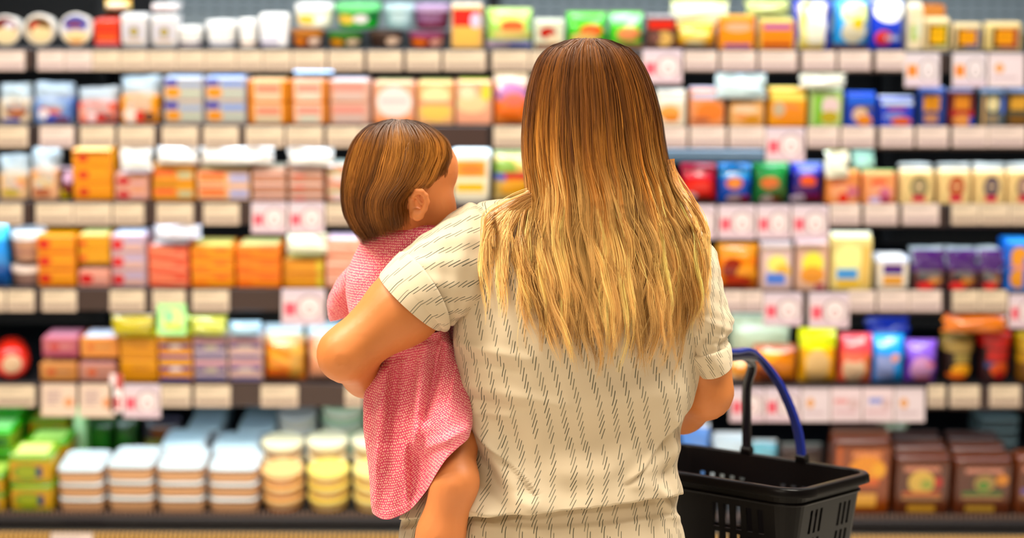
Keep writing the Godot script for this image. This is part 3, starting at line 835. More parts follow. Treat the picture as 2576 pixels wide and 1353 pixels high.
	for k in 4:
		var x := [2264.0, 2360.0, 2450.0, 2534.0][k] as float
		var ring: String = ["2c4420", "a03a10", "1e2c50", "4a2a30"][k]
		var core: String = ["b4a080", "c88058", "7a6868", "b89a90"][k]
		var what: String = ["green", "rust red", "navy", "brown"][k]
		pr("pack", 2, x, x + [90.0, 86.0, 82.0, 80.0][k], 428, 0.06, "f0d4a0/f6f2e4", "f2d8a4;e 54 42 28 36 %s;e 54 42 20 27 %s;t 38 36 32 10 e0d0b0;r 34 74 40 20 e04068" % [ring, core], "cream cheese pack with a round %s label" % what)
		pr("film", 2, x - 2, x + 84, 414, 0.05, "fafdfa/f4fbff", "", "crumpled clear wrap over the cheese with %s label" % what, 1, FRONT + 0.05, 0.105)
	# fourth shelf
	pr("pouch", 3, -30, 22, 560, 0.07, "3a9ae0/60d8ff", "48a0e4;r 0 0 100 24 70e0ff;e 60 80 40 20 1c64b0", "sky blue bag at the left edge")
	pr("tub", 3, 20, 108, 664, 0.09, "8a706c/f0e0d8", "8c7470;r 0 40 100 14 a88878", "brown tub with a pale lid under another tub")
	pr("tub", 3, 22, 112, 572, 0.09, "b89480/f4f4f8", "c09880;r 0 50 100 30 a0786c", "tan tub with a shiny lid set on the brown tub", 1, FRONT + 0.008, 0.078)
	pr("box", 3, 98, 196, 580, 0.10, "e08a08/e8a020", "e68e0c;e 18 50 16 34 cc3018;r 40 28 56 30 f0a820;r 40 64 50 12 c87408", "orange carton with a red left end", 3)
	pr("box", 3, 200, 282, 668, 0.10, "e0a090/f2d8c8", "e2a89c;e 24 50 22 36 cc2c34;r 50 30 44 12 eebcae;r 46 60 50 24 cc9a94", "pink carton under two golden cartons")
	pr("box", 3, 202, 284, 579, 0.09, "e0a018/fbf4b0", "e2a41c;r 0 44 100 10 c08408;e 12 60 12 26 d04a20", "golden carton standing on the pink carton", 2, FRONT + 0.008, 0.073)
	pr("box", 3, 285, 374, 578, 0.10, "c4a8b0/eceefc", "c8aeb4;e 16 56 18 36 d04850;r 40 20 56 26 b4b0d8;r 40 56 50 20 e0b8a8", "mauve carton with a red mark", 3)
	pr("box", 3, 377, 480, 604, 0.11, "ec8468/ffffff", "ec8a6c;d 4 16 90 16 f2b49c;e 78 30 16 14 e04428;d 4 50 90 12 e8603c;r 0 86 100 14 e89480", "salmon red carton with slanting bands", 3)
	pr("film", 3, 386, 508, 548, 0.08, "e6eafa/f4d4e6", "", "shining white and pink pack lying on the salmon red cartons", 1, FRONT - 0.045, 0.150)
	pr("box", 3, 484, 594, 604, 0.11, "ee9418/f8ec9c", "ee9818;d 4 12 90 16 f0ac30;e 70 26 20 14 e85c14;d 2 48 92 12 f0a424;e 20 60 24 14 ec6810", "deep orange carton with slanting bands", 3)
	pr("box", 3, 597, 712, 604, 0.11, "f0902c/f6f0b0", "f09030;d 4 12 90 16 f0a848;e 70 26 22 14 e87020;d 2 48 92 12 f4a438;e 14 60 24 14 ee6c14", "bright orange carton with slanting bands", 3)
	pr("box", 3, 715, 820, 640, 0.10, "dc9c34/f6f2a0", "dea03c;e 50 60 40 26 e8ac50;r 84 0 16 100 d8c858;r 0 0 8 100 c88414", "golden carton with a lime edge", 2)
	pr("film", 3, 720, 826, 594, 0.08, "f2f6e0/eef4c8", "", "pale green and white pack lying on the golden cartons", 1, FRONT - 0.045, 0.108)
	pr("box", 3, 822, 912, 590, 0.10, "ecb49c/f4dcec", "eeb8a4;r 0 40 100 18 f4d8cc;r 10 64 80 20 e8a08c;d 10 10 70 10 e49c8c", "pale pink carton behind the pink dress", 3)
	pr("pouch", 3, 1806, 1914, 618, 0.07, "e07818/f6b850", "ea8418;r 0 0 100 24 f0a838;e 36 50 24 26 8a2408;e 70 62 26 24 f4a41c;e 50 82 34 16 d84410", "amber and red bag of cheese beside the sleeve")
	pr("pack", 3, 1914, 1998, 612, 0.06, "d8bca8/f0e4ec", "e2c8c8;e 50 36 34 22 f4f08c;e 70 54 26 16 f0c458;r 14 60 66 28 70a0f0;t 18 66 56 14 4a80e0", "pale pack with a yellow spot and a blue label")
	pr("pack", 3, 2002, 2088, 604, 0.06, "e0bcae/f0e0ee", "e4c0ac;e 50 40 36 28 ecec60;e 50 66 40 20 f4ae34;t 18 66 64 16 d88c18;r 60 88 30 12 b04860", "pale pack with a yellow and orange fan")
	pr("pack", 3, 2090, 2198, 588, 0.07, "f0dc9c/f4f0e0", "f2e2a4;e 40 34 38 28 fafab4;r 10 58 56 22 6ab8f0;t 14 62 48 14 3a90d8;r 12 82 60 14 f0c838;r 76 10 20 86 eac878", "tall cream and yellow pack with a blue label")
	pr("rtub", 3, 2204, 2292, 638, 0.09, "f2e6d4/e6ecff/ffffff", "f0e8dc;r 18 4 66 40 2a2c8c;t 20 8 60 14 b04060;r 18 52 66 40 f0b864", "white tub with a navy label")
	for k in 3:
		var x := [2296.0, 2382.0, 2462.0][k] as float
		pr("wrapped", 3, x, x + [84.0, 80.0, 62.0][k], 628, 0.09, "3a2420", "6a3a3c;r 0 0 100 36 a4788c;e 64 56 30 18 d89c3c;e 30 50 20 16 2c1410;e %d 82 30 18 ee5a5c" % [40, 34, 50][k], ["dark tray with a red sticker beside the navy labelled tub", "dark tray with a red sticker right of the upright", "dark tray with a red sticker beside the blue and gold carton"][k])
		pr("film", 3, x, x + [86.0, 80.0, 66.0][k], 630, 0.022, "4a0a78/6c1aa0", "", ["shiny purple cover on the tray beside the navy labelled tub", "shiny purple cover on the tray right of the upright", "shiny purple cover on the tray beside the blue and gold carton"][k], 1, FRONT - 0.034, 0.066)
	pr("box", 3, 2530, 2600, 598, 0.09, "3a8ae0/5ab0f8", "5a9ae8;e 46 30 36 22 f0b050;e 46 74 36 20 f0b050;r 0 0 14 100 2a7cd8;r 66 30 30 60 3c84d8;r 10 48 80 8 e0a0a0", "blue and gold carton at the right edge")
	# fifth shelf
	pr("box", 4, 104, 200, 902, 0.10, "cc9460/e2bc88", "d09a64;r 10 34 70 30 d8a878;e 30 46 14 18 c86848;t 44 38 44 16 6a4a48", "tan butter carton under a rosy one")
	pr("box", 4, 112, 204, 836, 0.10, "b06a78/c890a0", "b8707c;r 12 28 72 34 c48488;e 34 44 14 18 c05a50;r 0 72 100 28 9a4a68", "rosy butter carton on the tan one", 1, FRONT + 0.006, 0.074)
	pr("box", 4, 202, 298, 902, 0.10, "c08c84/c8a8b8", "c49488;r 8 30 76 30 d0a090;e 34 48 14 20 d87440;t 48 40 40 14 6c4a5c", "mauve butter carton under a tan one")
	pr("box", 4, 208, 306, 836, 0.10, "d89858/e4ecff", "dc9c5c;r 10 34 70 26 e4b078;e 26 44 10 14 c8703c;t 34 38 50 14 8a5a34", "light tan butter carton with a shining top", 1, FRONT + 0.006, 0.074)
	pr("box", 4, 306, 402, 836, 0.10, "dc9410/ece848", "dc9814;t 34 26 48 18 9a5c08;r 0 66 100 14 c07c08;r 0 0 100 18 e8b030", "mustard yellow butter carton", 2)
	pr("box", 4, 404, 490, 834, 0.10, "d8962c/e8f06c", "dc9a34;r 0 0 100 22 eab838;r 0 28 100 20 3a4a98;e 50 44 20 14 d8d4e4;e 60 70 40 20 e8a82c;r 0 84 100 16 4a5aa8", "yellow and blue spread box", 2)
	pr("box", 4, 492, 578, 834, 0.10, "c4b0ac/d8e2fa", "c8b4b4;r 0 0 100 26 b888a0;r 0 34 34 22 283878;r 70 34 30 22 283878;e 50 46 18 16 98948c;r 0 74 100 20 4a5490", "cream and navy spread box left of another", 2)
	pr("box", 4, 580, 666, 834, 0.10, "d0b4a8/d8ecff", "d4b8b0;r 0 0 100 24 bc90a4;r 0 30 100 20 4a5290;e 50 42 26 12 b0a8b0;r 0 54 100 22 e0c0b4;r 0 80 100 16 4c5896", "cream and navy spread box beside the orange bag", 2)
	pr("pouch", 4, 668, 772, 848, 0.08, "ee9a44/eef8e0", "f09c44;r 0 0 100 14 eec490;d 4 24 80 12 f2c060;d 4 50 80 12 f2b854;r 66 16 30 70 d8ac60;e 30 80 30 12 e88434", "orange bag with slanting bands")
	pr("pouch", 4, 776, 890, 848, 0.08, "f0b08c/eaf4f8", "f0b494;d 4 24 80 12 f0c49c;d 4 50 80 12 ecb08c;e 66 30 24 14 e8a884;r 0 80 100 20 dcb09c", "peach bag with slanting bands below the bare elbow")
	pr("film", 4, 282, 392, 796, 0.07, "c8bc28/e8e8ff", "", "yellow and white bag lying on the mustard cartons", 1, FRONT - 0.045, 0.148)
	pr("film", 4, 404, 480, 796, 0.08, "c8e848/d8f470", "", "lime yellow wrap lying on the yellow and blue boxes", 1, FRONT - 0.045, 0.150)
	pr("film", 4, 482, 574, 800, 0.07, "d2d870/e4ec88", "", "olive yellow wrap lying on the cream and navy boxes", 1, FRONT - 0.045, 0.150)
	pr("film", 4, 578, 662, 814, 0.07, "b8d8ec/d4f0ff", "", "pale blue wrap lying on the cream and navy boxes", 1, FRONT - 0.045, 0.150)
	pr("film", 4, 664, 770, 820, 0.07, "eefaff/dff4ff", "", "white wrap lying behind the orange bag", 1, FRONT + 0.07, 0.10)
	pr("film", 4, 772, 880, 816, 0.07, "e8f8ff/dff4ff", "", "white wrap lying behind the peach bag", 1, FRONT + 0.07, 0.10)
	pr("film", 4, 1838, 2000, 786, 0.10, "eef8d8/e4f4ee", "", "large pale green wrap lying behind the amber packs", 1, FRONT + 0.10, 0.02)
	pr("pouch", 4, 1836, 1900, 900, 0.07, "f0c080/f4d8a8", "f0c080;e 50 40 40 24 e0a050;r 0 74 100 26 e8d8d4", "pale tan bag beside the basket handle")
	pr("pouch", 4, 1900, 2012, 872, 0.07, "b86414/d89a64", "b8640c;e 36 24 30 18 f0a010;e 70 50 34 30 d88820;e 30 70 24 22 7a3408;r 0 0 100 12 c08070", "amber bag behind the basket handle")
	pr("pouch", 4, 2014, 2112, 832, 0.08, "f0b410/f0f02c", "f2b818;r 0 0 100 30 eef020;e 46 64 30 34 e4c490;r 82 30 18 70 f8a400;r 0 30 14 50 e0a008", "bright yellow bag")
	pr("pouch", 4, 2116, 2202, 846, 0.08, "f07058/f88c9c", "f08068;r 0 0 100 30 f26c74;e 42 66 32 34 e8ccb0;r 76 40 24 50 f08820;e 40 40 30 10 f08c78", "coral red bag")
	pr("pouch", 4, 2200, 2282, 848, 0.08, "2a90e8/50d0ff", "4098e8;r 0 0 100 30 18a8fc;r 12 36 52 56 9aa8d8;r 72 34 22 60 48b8f8;e 66 40 12 10 f0b0a0", "bright blue bag")
	pr("pouch", 4, 2284, 2366, 862, 0.08, "8858c0/b088ec", "8a5cc4;r 0 0 100 34 9a78e0;e 46 60 34 32 c89cc8;r 60 44 26 10 d07c90;r 30 82 50 10 e08890", "lilac bag")
	pr("film", 4, 2182, 2296, 806, 0.08, "3a58c8/6a80f0", "", "dark blue crumpled bag behind the bright blue bag", 1, FRONT + 0.14, 0.06)
	pr("tub", 4, 2378, 2462, 842, 0.09, "241410/9a8450", "241610;r 30 0 50 36 9a8a50;e 54 64 34 26 f0b83a;e 40 84 34 12 d87828", "black jar with a golden picture")
	pr("tub", 4, 2468, 2556, 826, 0.09, "2a1418/c01818", "30181c;r 20 0 70 40 b81c14;r 14 44 30 20 44507a;e 62 68 34 26 d8601c;e 60 84 16 14 a81818", "black jar with a red head and an orange picture")
	pr("tub", 4, 2562, 2630, 836, 0.09, "4a3010/c0a030", "6a4a14;r 0 0 100 40 b08a24", "brown jar at the right edge")
	pr("film", 4, 2376, 2540, 794, 0.08, "e08420/f0502c", "", "gold and red bag lying on the black jars", 1, FRONT - 0.045, 0.168)
	# the trough: tubs of spread on the left
	var spread := "c8a028;e 42 50 34 36 7a8a1c;e 42 50 24 26 98a428;r 68 26 14 50 1c3468;r 0 88 100 12 6a8a1c"
	pr("rtub", 5, -62, 22, 1176, 0.12, "d8b43a/5f921e/a8c850", spread, "yellow spread tub cut by the left edge", 2, 4.40)
	pr("rtub", 5, 28, 144, 1122, 0.12, "e0bc4a/86a830/d4e080", spread, "yellow green-lidded spread tub in full view", 2, 4.40)
	pr("rtub", 5, -40, 46, 1060, 0.12, "a8c04a/3fae2e/8fe080", "6aa83a;e 50 50 34 34 3a7a20;r 68 26 16 50 2a5a40", "green spread tub of the second row", 3, 4.55)
	pr("rtub", 5, 70, 182, 1088, 0.12, "d8b43a/5a9c28/a8d868", spread, "yellow spread tub of the second row", 2, 4.55)
	pr("rtub", 5, -34, 72, 1008, 0.12, "4a9a2a/38b438/8ce88c", "3c8a24;e 50 50 34 34 58a83a;r 60 30 20 40 206020", "bright green tub of the third row", 4, 4.69)
	pr("rtub", 5, 78, 186, 1034, 0.12, "e0b030/6a9c2a/d8c050", spread, "yellow spread tub of the third row", 3, 4.69)
	pr("pouch", 5, 190, 228, 1010, 0.06, "88d868/c8f8b0", "a8e490;e 50 40 40 40 d0f8c4;r 0 70 100 30 60b840", "tall light green bag between the spread tubs and the trays", 1, 4.66)
	pr("film", 5, 232, 268, 1040, 0.04, "b8e0a8/d8f4d0", "", "pale green wrap behind the lidded trays", 1, 4.84)
	pr("pouch", 5, 218, 290, 1056, 0.07, "245a1c/3c7a34", "285c20;e 50 40 34 30 347a2c;r 10 70 60 20 1c4418", "dark green bag behind the first tray stack", 1, 4.72)
	pr("pouch", 5, 292, 352, 1056, 0.07, "204c1c/2c6030", "224e1e;e 40 50 30 30 3a7034;r 60 60 30 30 1c3c40", "dark green bag behind the second tray stack", 1, 4.72)
	pr("pouch", 5, 362, 460, 1056, 0.08, "8a8a4a/4a4858", "8c8c48;r 0 0 100 40 3c3840;e 50 24 26 14 7a4a20;r 10 50 80 14 b8b070;r 10 74 80 12 a09850", "olive and brown bag behind the tray stacks", 1, 4.74)
	# lidded trays in four columns
	for k in 4:
		var xa := [148.0, 272.0, 398.0, 526.0][k] as float
		var xb := [270.0, 396.0, 524.0, 658.0][k] as float
		var col: String = ["first", "second", "third", "fourth"][k]
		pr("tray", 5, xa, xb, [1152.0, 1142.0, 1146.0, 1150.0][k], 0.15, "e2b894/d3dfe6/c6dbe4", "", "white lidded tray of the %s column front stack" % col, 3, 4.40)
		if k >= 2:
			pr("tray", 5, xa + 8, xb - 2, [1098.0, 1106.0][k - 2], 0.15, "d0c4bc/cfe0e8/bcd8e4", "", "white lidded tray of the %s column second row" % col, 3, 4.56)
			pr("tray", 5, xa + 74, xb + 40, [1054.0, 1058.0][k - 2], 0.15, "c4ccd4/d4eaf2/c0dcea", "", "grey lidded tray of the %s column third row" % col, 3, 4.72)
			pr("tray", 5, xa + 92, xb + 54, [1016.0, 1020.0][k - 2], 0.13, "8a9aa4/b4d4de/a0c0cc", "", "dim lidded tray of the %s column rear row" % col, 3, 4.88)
	# round tubs
	for k in 3:
		var xa := [658.0, 772.0, 888.0][k] as float
		var hue: String = ["e89420", "f0b818", "f0c02c"][k]
		var what: String = ["orange", "yellow", "pale yellow"][k]
		pr("tub", 5, xa, xa + 110, 1172, 0.13, ["e8c090/f0cc98", "f0d890/f4e08c", "f0dca0/f4e4a0"][k], "ecd0a0;r 0 0 100 16 %s;r 0 62 100 38 %s;e 50 40 36 18 f0e0c8" % [hue, hue], "%s banded round tub at the front" % what, 3, 4.40)
		pr("tub", 5, xa - 2, xa + 106, [1102.0, 1098.0, 1098.0][k], 0.13, "f8ecd0/fff8d8", "faf0dc;r 0 60 100 40 %s;e 50 30 40 20 fff4dc" % hue, "%s banded round tub of the second row" % what, 3, 4.54)
		pr("tub", 5, xa + [40.0, 34.0, 30.0][k], xa + [142.0, 150.0, 140.0][k], [1030.0, 1006.0, 1010.0][k], 0.13, ["f2f2ec/e8e8e4", "eefae4/d8f0d4", "f0f4e4/e0ecd8"][k], "f4f4ea;r 0 70 100 16 %s" % ["f0cc60", "d8ec98", "e8e0a0"][k], ["white gold-lined round tub of the rear row", "greenish white round tub of the rear row", "cream round tub of the rear row"][k], 4, 4.74)
	# right end of the trough
	for k in 3:
		pr("film", 5, [1712.0, 1796.0, 1894.0][k], [1792.0, 1890.0, 1962.0][k], [1068.0, 1092.0, 1112.0][k], 0.06, ["8ab4f0", "eefaff", "a0dce8"][k] + "/ffffff", "", ["pale blue crumpled bag beside the bare forearm", "white crumpled bag behind the basket rim", "aqua crumpled bag between the basket handles"][k], 1, 4.62)
	pr("pack", 5, 1966, 2076, 1120, 0.06, "6a5a54/8a8c84", "6e5e58;e 50 40 40 30 8a7c70", "dim grey brown pack behind the basket handle", 1, 4.62)
	for k in 3:
		var xa := [2092.0, 2250.0, 2400.0][k] as float
		var xb := [2246.0, 2396.0, 2552.0][k] as float
		var front: String = ["8a4a18;t 30 4 54 16 f0a878;e 58 34 34 20 e89410;e 78 34 12 10 f0b838;r 30 48 50 12 d87838;r 34 72 44 20 e8b868;r 0 0 12 100 b85c14",
			"5a3420;t 12 4 70 16 e8a890;e 46 38 26 24 d8b868;e 56 42 12 10 98a04c;e 78 38 8 12 b83018;r 10 58 76 8 c86414;r 10 68 76 5 b8946c;r 22 84 54 14 c8a050",
			"5a3422;t 14 4 70 16 e4a898;e 50 38 26 24 4a3418;e 50 38 20 18 a88c58;e 48 42 12 9 5c8434;e 82 30 12 12 d89024;r 10 56 76 8 3c7024;r 10 66 76 5 b8946c;r 18 84 54 13 bc9c54"][k]
		var what: String = ["an orange picture", "a plate of greens", "a dark bowl of greens"][k]
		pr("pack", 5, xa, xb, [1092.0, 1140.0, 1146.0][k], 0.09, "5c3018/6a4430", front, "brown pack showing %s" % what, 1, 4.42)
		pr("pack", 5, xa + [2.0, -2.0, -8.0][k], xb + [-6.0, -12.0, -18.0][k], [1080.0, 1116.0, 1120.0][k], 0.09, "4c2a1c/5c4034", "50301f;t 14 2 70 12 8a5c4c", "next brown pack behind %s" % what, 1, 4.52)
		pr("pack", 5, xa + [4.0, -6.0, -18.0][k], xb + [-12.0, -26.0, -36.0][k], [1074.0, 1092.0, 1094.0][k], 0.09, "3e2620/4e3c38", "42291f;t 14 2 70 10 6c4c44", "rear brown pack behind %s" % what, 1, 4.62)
	pr("pack", 5, 2556, 2700, 1140, 0.09, "6a3c20/6a4430", "623a24;t 4 4 70 16 e4a898;r 4 50 30 12 7a68a8;r 4 66 60 5 b8946c", "brown pack cut by the right edge", 1, 4.42)
	pr("film", 5, 2210, 2290, 1062, 0.07, "b8bca0/d8e0c8", "", "glinting clear bag above the brown packs", 1, 4.74, 0.02)
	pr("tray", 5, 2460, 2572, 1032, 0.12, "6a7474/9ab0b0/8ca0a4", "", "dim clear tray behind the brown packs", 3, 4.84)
	# the red cheese that lies on the fifth shelf with its cut end to the aisle
	var roll := thing("cheese_roll", "round red waxed cheese lying on the fifth shelf with its pale cut end out", "cheese", P(44, 0, FRONT))
	roll.position.y = row_at(ROWS[4][0], FRONT)
	roll.rotation = Vector3(TILT, 0.35, 0)
	var m := MB.new()
	add_rings(m, [[-0.13, 0.040, 0.040, 2.0], [-0.12, 0.052, 0.052, 2.0], [-0.03, 0.056, 0.056, 2.0], [0.0, 0.050, 0.050, 2.0], [0.004, 0.038, 0.038, 2.0]], 32)
	var wax := part("wax", m.mesh(), roll, mat("c8200e", 0.25, 0.6), Vector3(-0.012, 0.057, 0))
	wax.rotation.x = PI / 2
	var e := MB.new()
	add_rings(e, [[0.003, 0.030, 0.030, 2.0], [0.007, 0.028, 0.028, 2.0], [0.009, 0.018, 0.018, 2.0]], 24)
	var cut := part("cut_end", e.mesh(), roll, mat("c8a888", 0.5), Vector3(-0.012, 0.057, 0))
	cut.rotation.x = PI / 2

# ---------------------------------------------------------------- price tags

const SHELF_TAG := "cbb9a2;t 8 12 60 10 8d7f6e;t 8 28 40 8 9a8b78;r 0 58 100 42 bfaa98;t 8 62 84 24 6d5f56"
const SHELF_TAG_PINK := "cfbdb6;t 8 14 66 10 93847f;t 8 30 50 8 9f908b;r 0 60 100 40 c2adac;t 8 64 84 22 7c6d70"
const OFFER := "cfbcc4;r 0 0 100 22 c4b5c4;r 8 40 26 34 d04c60;e 64 52 30 36 9a848c;e 64 52 24 29 dccfd2;e 64 58 11 11 b98e94;e 64 58 7 7 dccfd2;r 0 80 100 20 c6aebc"
const OFFER_GOLD := "c6bcc6;r 8 36 28 36 e28a10;r 12 44 18 18 c85a08;e 66 50 27 34 8f848c;e 66 50 22 28 d2c8ce;e 66 56 13 13 a89ca4;e 66 56 9 9 d2c8ce;r 0 80 100 20 c4b2c4"
const OFFER_PLAIN := "cfc0c8;r 0 0 100 16 c2b4bc;e 30 44 13 15 cc9058;t 10 66 70 14 b09aa4"
const OFFER_LINES := "d0b8a8;r 14 22 44 6 8a7280;r 14 34 40 6 907680;r 14 46 44 6 8a7280;r 14 58 36 6 907680;e 78 56 14 16 d08a60"
const OFFER_RED := "d2bec6;t 10 28 44 24 c87474;e 72 46 18 16 c0a4a8;t 10 64 70 12 bc8c98"
const OFFER_BLUE := "d2bec6;t 20 26 44 24 3a68cc;e 74 46 16 16 c0a4a8;t 10 64 70 12 bc8c98"

var tags_by_label := {}

func tag(row: int, x0: float, x1: float, ops: String, y0 := -1.0, y1 := -1.0, what := "") -> void:
	var d := 4.455 if y0 >= 0.0 else 4.462
	if row == 5:
		d = 4.29
	var top: float = y0 if y0 >= 0.0 else ROWS[row][1] + 1.0
	var low: float = y1 if y1 >= 0.0 else ROWS[row][2] - 2.0
	var mid := (x0 + x1) / 2
	var near := ""
	var best := 1e9
	for g in goods:
		if g.row == row and g.d <= FRONT:
			var off := absf((g.x0 + g.x1) / 2 - mid)
			if off < best:
				best = off
				near = g.short
	var head := what
	if not what:
		head = {SHELF_TAG: "cream price tag", SHELF_TAG_PINK: "pinkish price tag", OFFER: "offer card with a red square", OFFER_GOLD: "offer card with a gold square", OFFER_PLAIN: "plain white offer card", OFFER_LINES: "pale offer card with lines", OFFER_RED: "pink offer card", OFFER_BLUE: "offer card with blue print"}[ops]
	var at := P(mid, low, d)
	var label := ("%s below the %s" % [head, near]) if row < 5 else head
	label = trim(label, row)
	if tags_by_label.has(label):
		(tags_by_label[label] as Node3D).set_meta("label", "left-hand " + label)
		label = "right-hand " + label
	var t := thing("price_tag", label, "price tag", at, "price tags on the shelf rails")
	tags_by_label[label] = t
	var w := (x1 - x0) / FP * d - 0.002
	var h: float = (low - top) / FP * d
	part("card", plate(w, h, cell(ops)), t, card_mat, Vector3(0, 0, 0.001))
	part("holder", box_mesh(Vector3(-w / 2 - 0.001, -0.002, -0.004 if row < 5 else -0.012), Vector3(w / 2 + 0.001, h * 0.94, 0.0005), 0.0008), t, mat("c8b8aa", 0.3))

# adds the shelf while the label keeps to sixteen words
func trim(label: String, row: int) -> String:
	var tail: String = " on the " + SHELVES[row].replace(" shelf", " rail") if row < 5 else ""
	if (label + tail).split(" ").size() > 16:
		var w := label.split(" ")
		label = " ".join(w.slice(0, 12))
		while label.split(" ")[-1] in ["a", "an", "with", "of", "the", "and", "on", "in", "under", "beside", "behind"]:
			label = " ".join(label.split(" ").slice(0, -1))
	return label + tail

func build_tags() -> void:
	# top rail
	tag(0, -10, 62, SHELF_TAG_PINK)
	for x in [[94, 162], [164, 232]]: tag(0, x[0], x[1], SHELF_TAG_PINK)
	for x in [[234, 301], [303, 371], [373, 443], [445, 514], [516, 594], [596, 660], [662, 733], [736, 820], [826, 914], [924, 1012], [1022, 1108], [1116, 1222], [1238, 1330], [1333, 1425], [1428, 1520]]: tag(0, x[0], x[1], SHELF_TAG)
	for x in [[1722, 1804], [1812, 1902], [1910, 2004], [2018, 2102], [2110, 2190], [2204, 2276]]: tag(0, x[0], x[1], SHELF_TAG_PINK)
	tag(0, 1616, 1716, OFFER, 124, 209)
	tag(0, 2276, 2364, OFFER_GOLD, 134, 218)
	tag(0, 2396, 2482, OFFER_GOLD, 134, 218)
	tag(0, 2486, 2576, OFFER_PLAIN, 134, 218)
	# second rail
	tag(1, -8, 70, SHELF_TAG)
	tag(1, 100, 186, SHELF_TAG_PINK)
	for x in [[202, 288], [298, 388], [408, 498], [512, 600], [618, 714], [720, 812], [822, 904], [906, 990], [1242, 1330]]: tag(1, x[0], x[1], SHELF_TAG)
	for x in [[1654, 1728], [1736, 1826], [1834, 1924], [2030, 2110], [2116, 2200], [2214, 2298], [2306, 2386], [2396, 2484], [2486, 2580]]: tag(1, x[0], x[1], SHELF_TAG_PINK)
	tag(1, 1926, 2024, OFFER, 320, 406)
	# third rail
	tag(2, -8, 56, SHELF_TAG)
	for x in [[90, 184], [186, 280], [284, 362], [394, 486], [512, 602], [820, 892]]: tag(2, x[0], x[1], SHELF_TAG)
	tag(2, 632, 722, OFFER, 508, 586)
	tag(2, 726, 816, OFFER, 508, 586)
	for x in [[1716, 1800], [1806, 1900], [1904, 1988], [1992, 2084]]: tag(2, x[0], x[1], OFFER, 516, 600)
	for x in [[2088, 2164], [2174, 2258], [2270, 2362]]: tag(2, x[0], x[1], SHELF_TAG_PINK)
	for x in [[2394, 2462], [2464, 2538], [2540, 2600]]: tag(2, x[0], x[1], SHELF_TAG)
	# fourth rail
	for x in [[-30, 14], [18, 86], [106, 192], [276, 364], [384, 466], [484, 576]]: tag(3, x[0], x[1], SHELF_TAG)
	tag(3, 708, 818, OFFER, 726, 816)
	tag(3, 396, 468, "a8f09c;e 50 50 36 36 d8f490;e 40 40 18 20 8ce8a0", 764, 842, "round cornered lime green flag hanging under a cream tag")
	for x in [[1816, 1868], [1870, 1918], [2134, 2202], [2208, 2286], [2288, 2368]]: tag(3, x[0], x[1], SHELF_TAG_PINK)
	tag(3, 1920, 2018, OFFER, 736, 818)
	tag(3, 2034, 2136, OFFER, 736, 824)
	for x in [[2396, 2462], [2464, 2534]]: tag(3, x[0], x[1], SHELF_TAG)
	tag(3, 2538, 2610, OFFER, 740, 824)
	# fifth rail
	tag(4, -10, 88, SHELF_TAG)
	tag(4, 104, 192, OFFER_LINES, 966, 1046)
	tag(4, 200, 288, OFFER_LINES, 966, 1048)
	tag(4, 276, 308, "e8d4d8;r 50 0 50 40 b03030;d 10 20 80 20 f4ecf0;r 40 60 40 30 b83038", 940, 1036, "narrow red and white flag")
	tag(4, 310, 404, OFFER, 966, 1050)
	for x in [[406, 480], [490, 580], [656, 750], [868, 912]]: tag(4, x[0], x[1], SHELF_TAG)
	for x in [[1836, 1922], [1924, 2014]]: tag(4, x[0], x[1], OFFER, 976, 1060)
	tag(4, 2016, 2088, OFFER_PLAIN, 976, 1060)
	tag(4, 2090, 2168, OFFER_RED, 976, 1060)
	tag(4, 2170, 2248, OFFER_BLUE, 976, 1060)
	tag(4, 2250, 2326, OFFER_PLAIN, 976, 1060)
	for x in [[2334, 2378], [2390, 2464], [2490, 2566]]: tag(4, x[0], x[1], SHELF_TAG)
	tag(5, 128, 232, SHELF_TAG_PINK, 1341, 1400, "pinkish price tag clipped on the brown grille at the foot of the case")

# ---------------------------------------------------------------- the basket

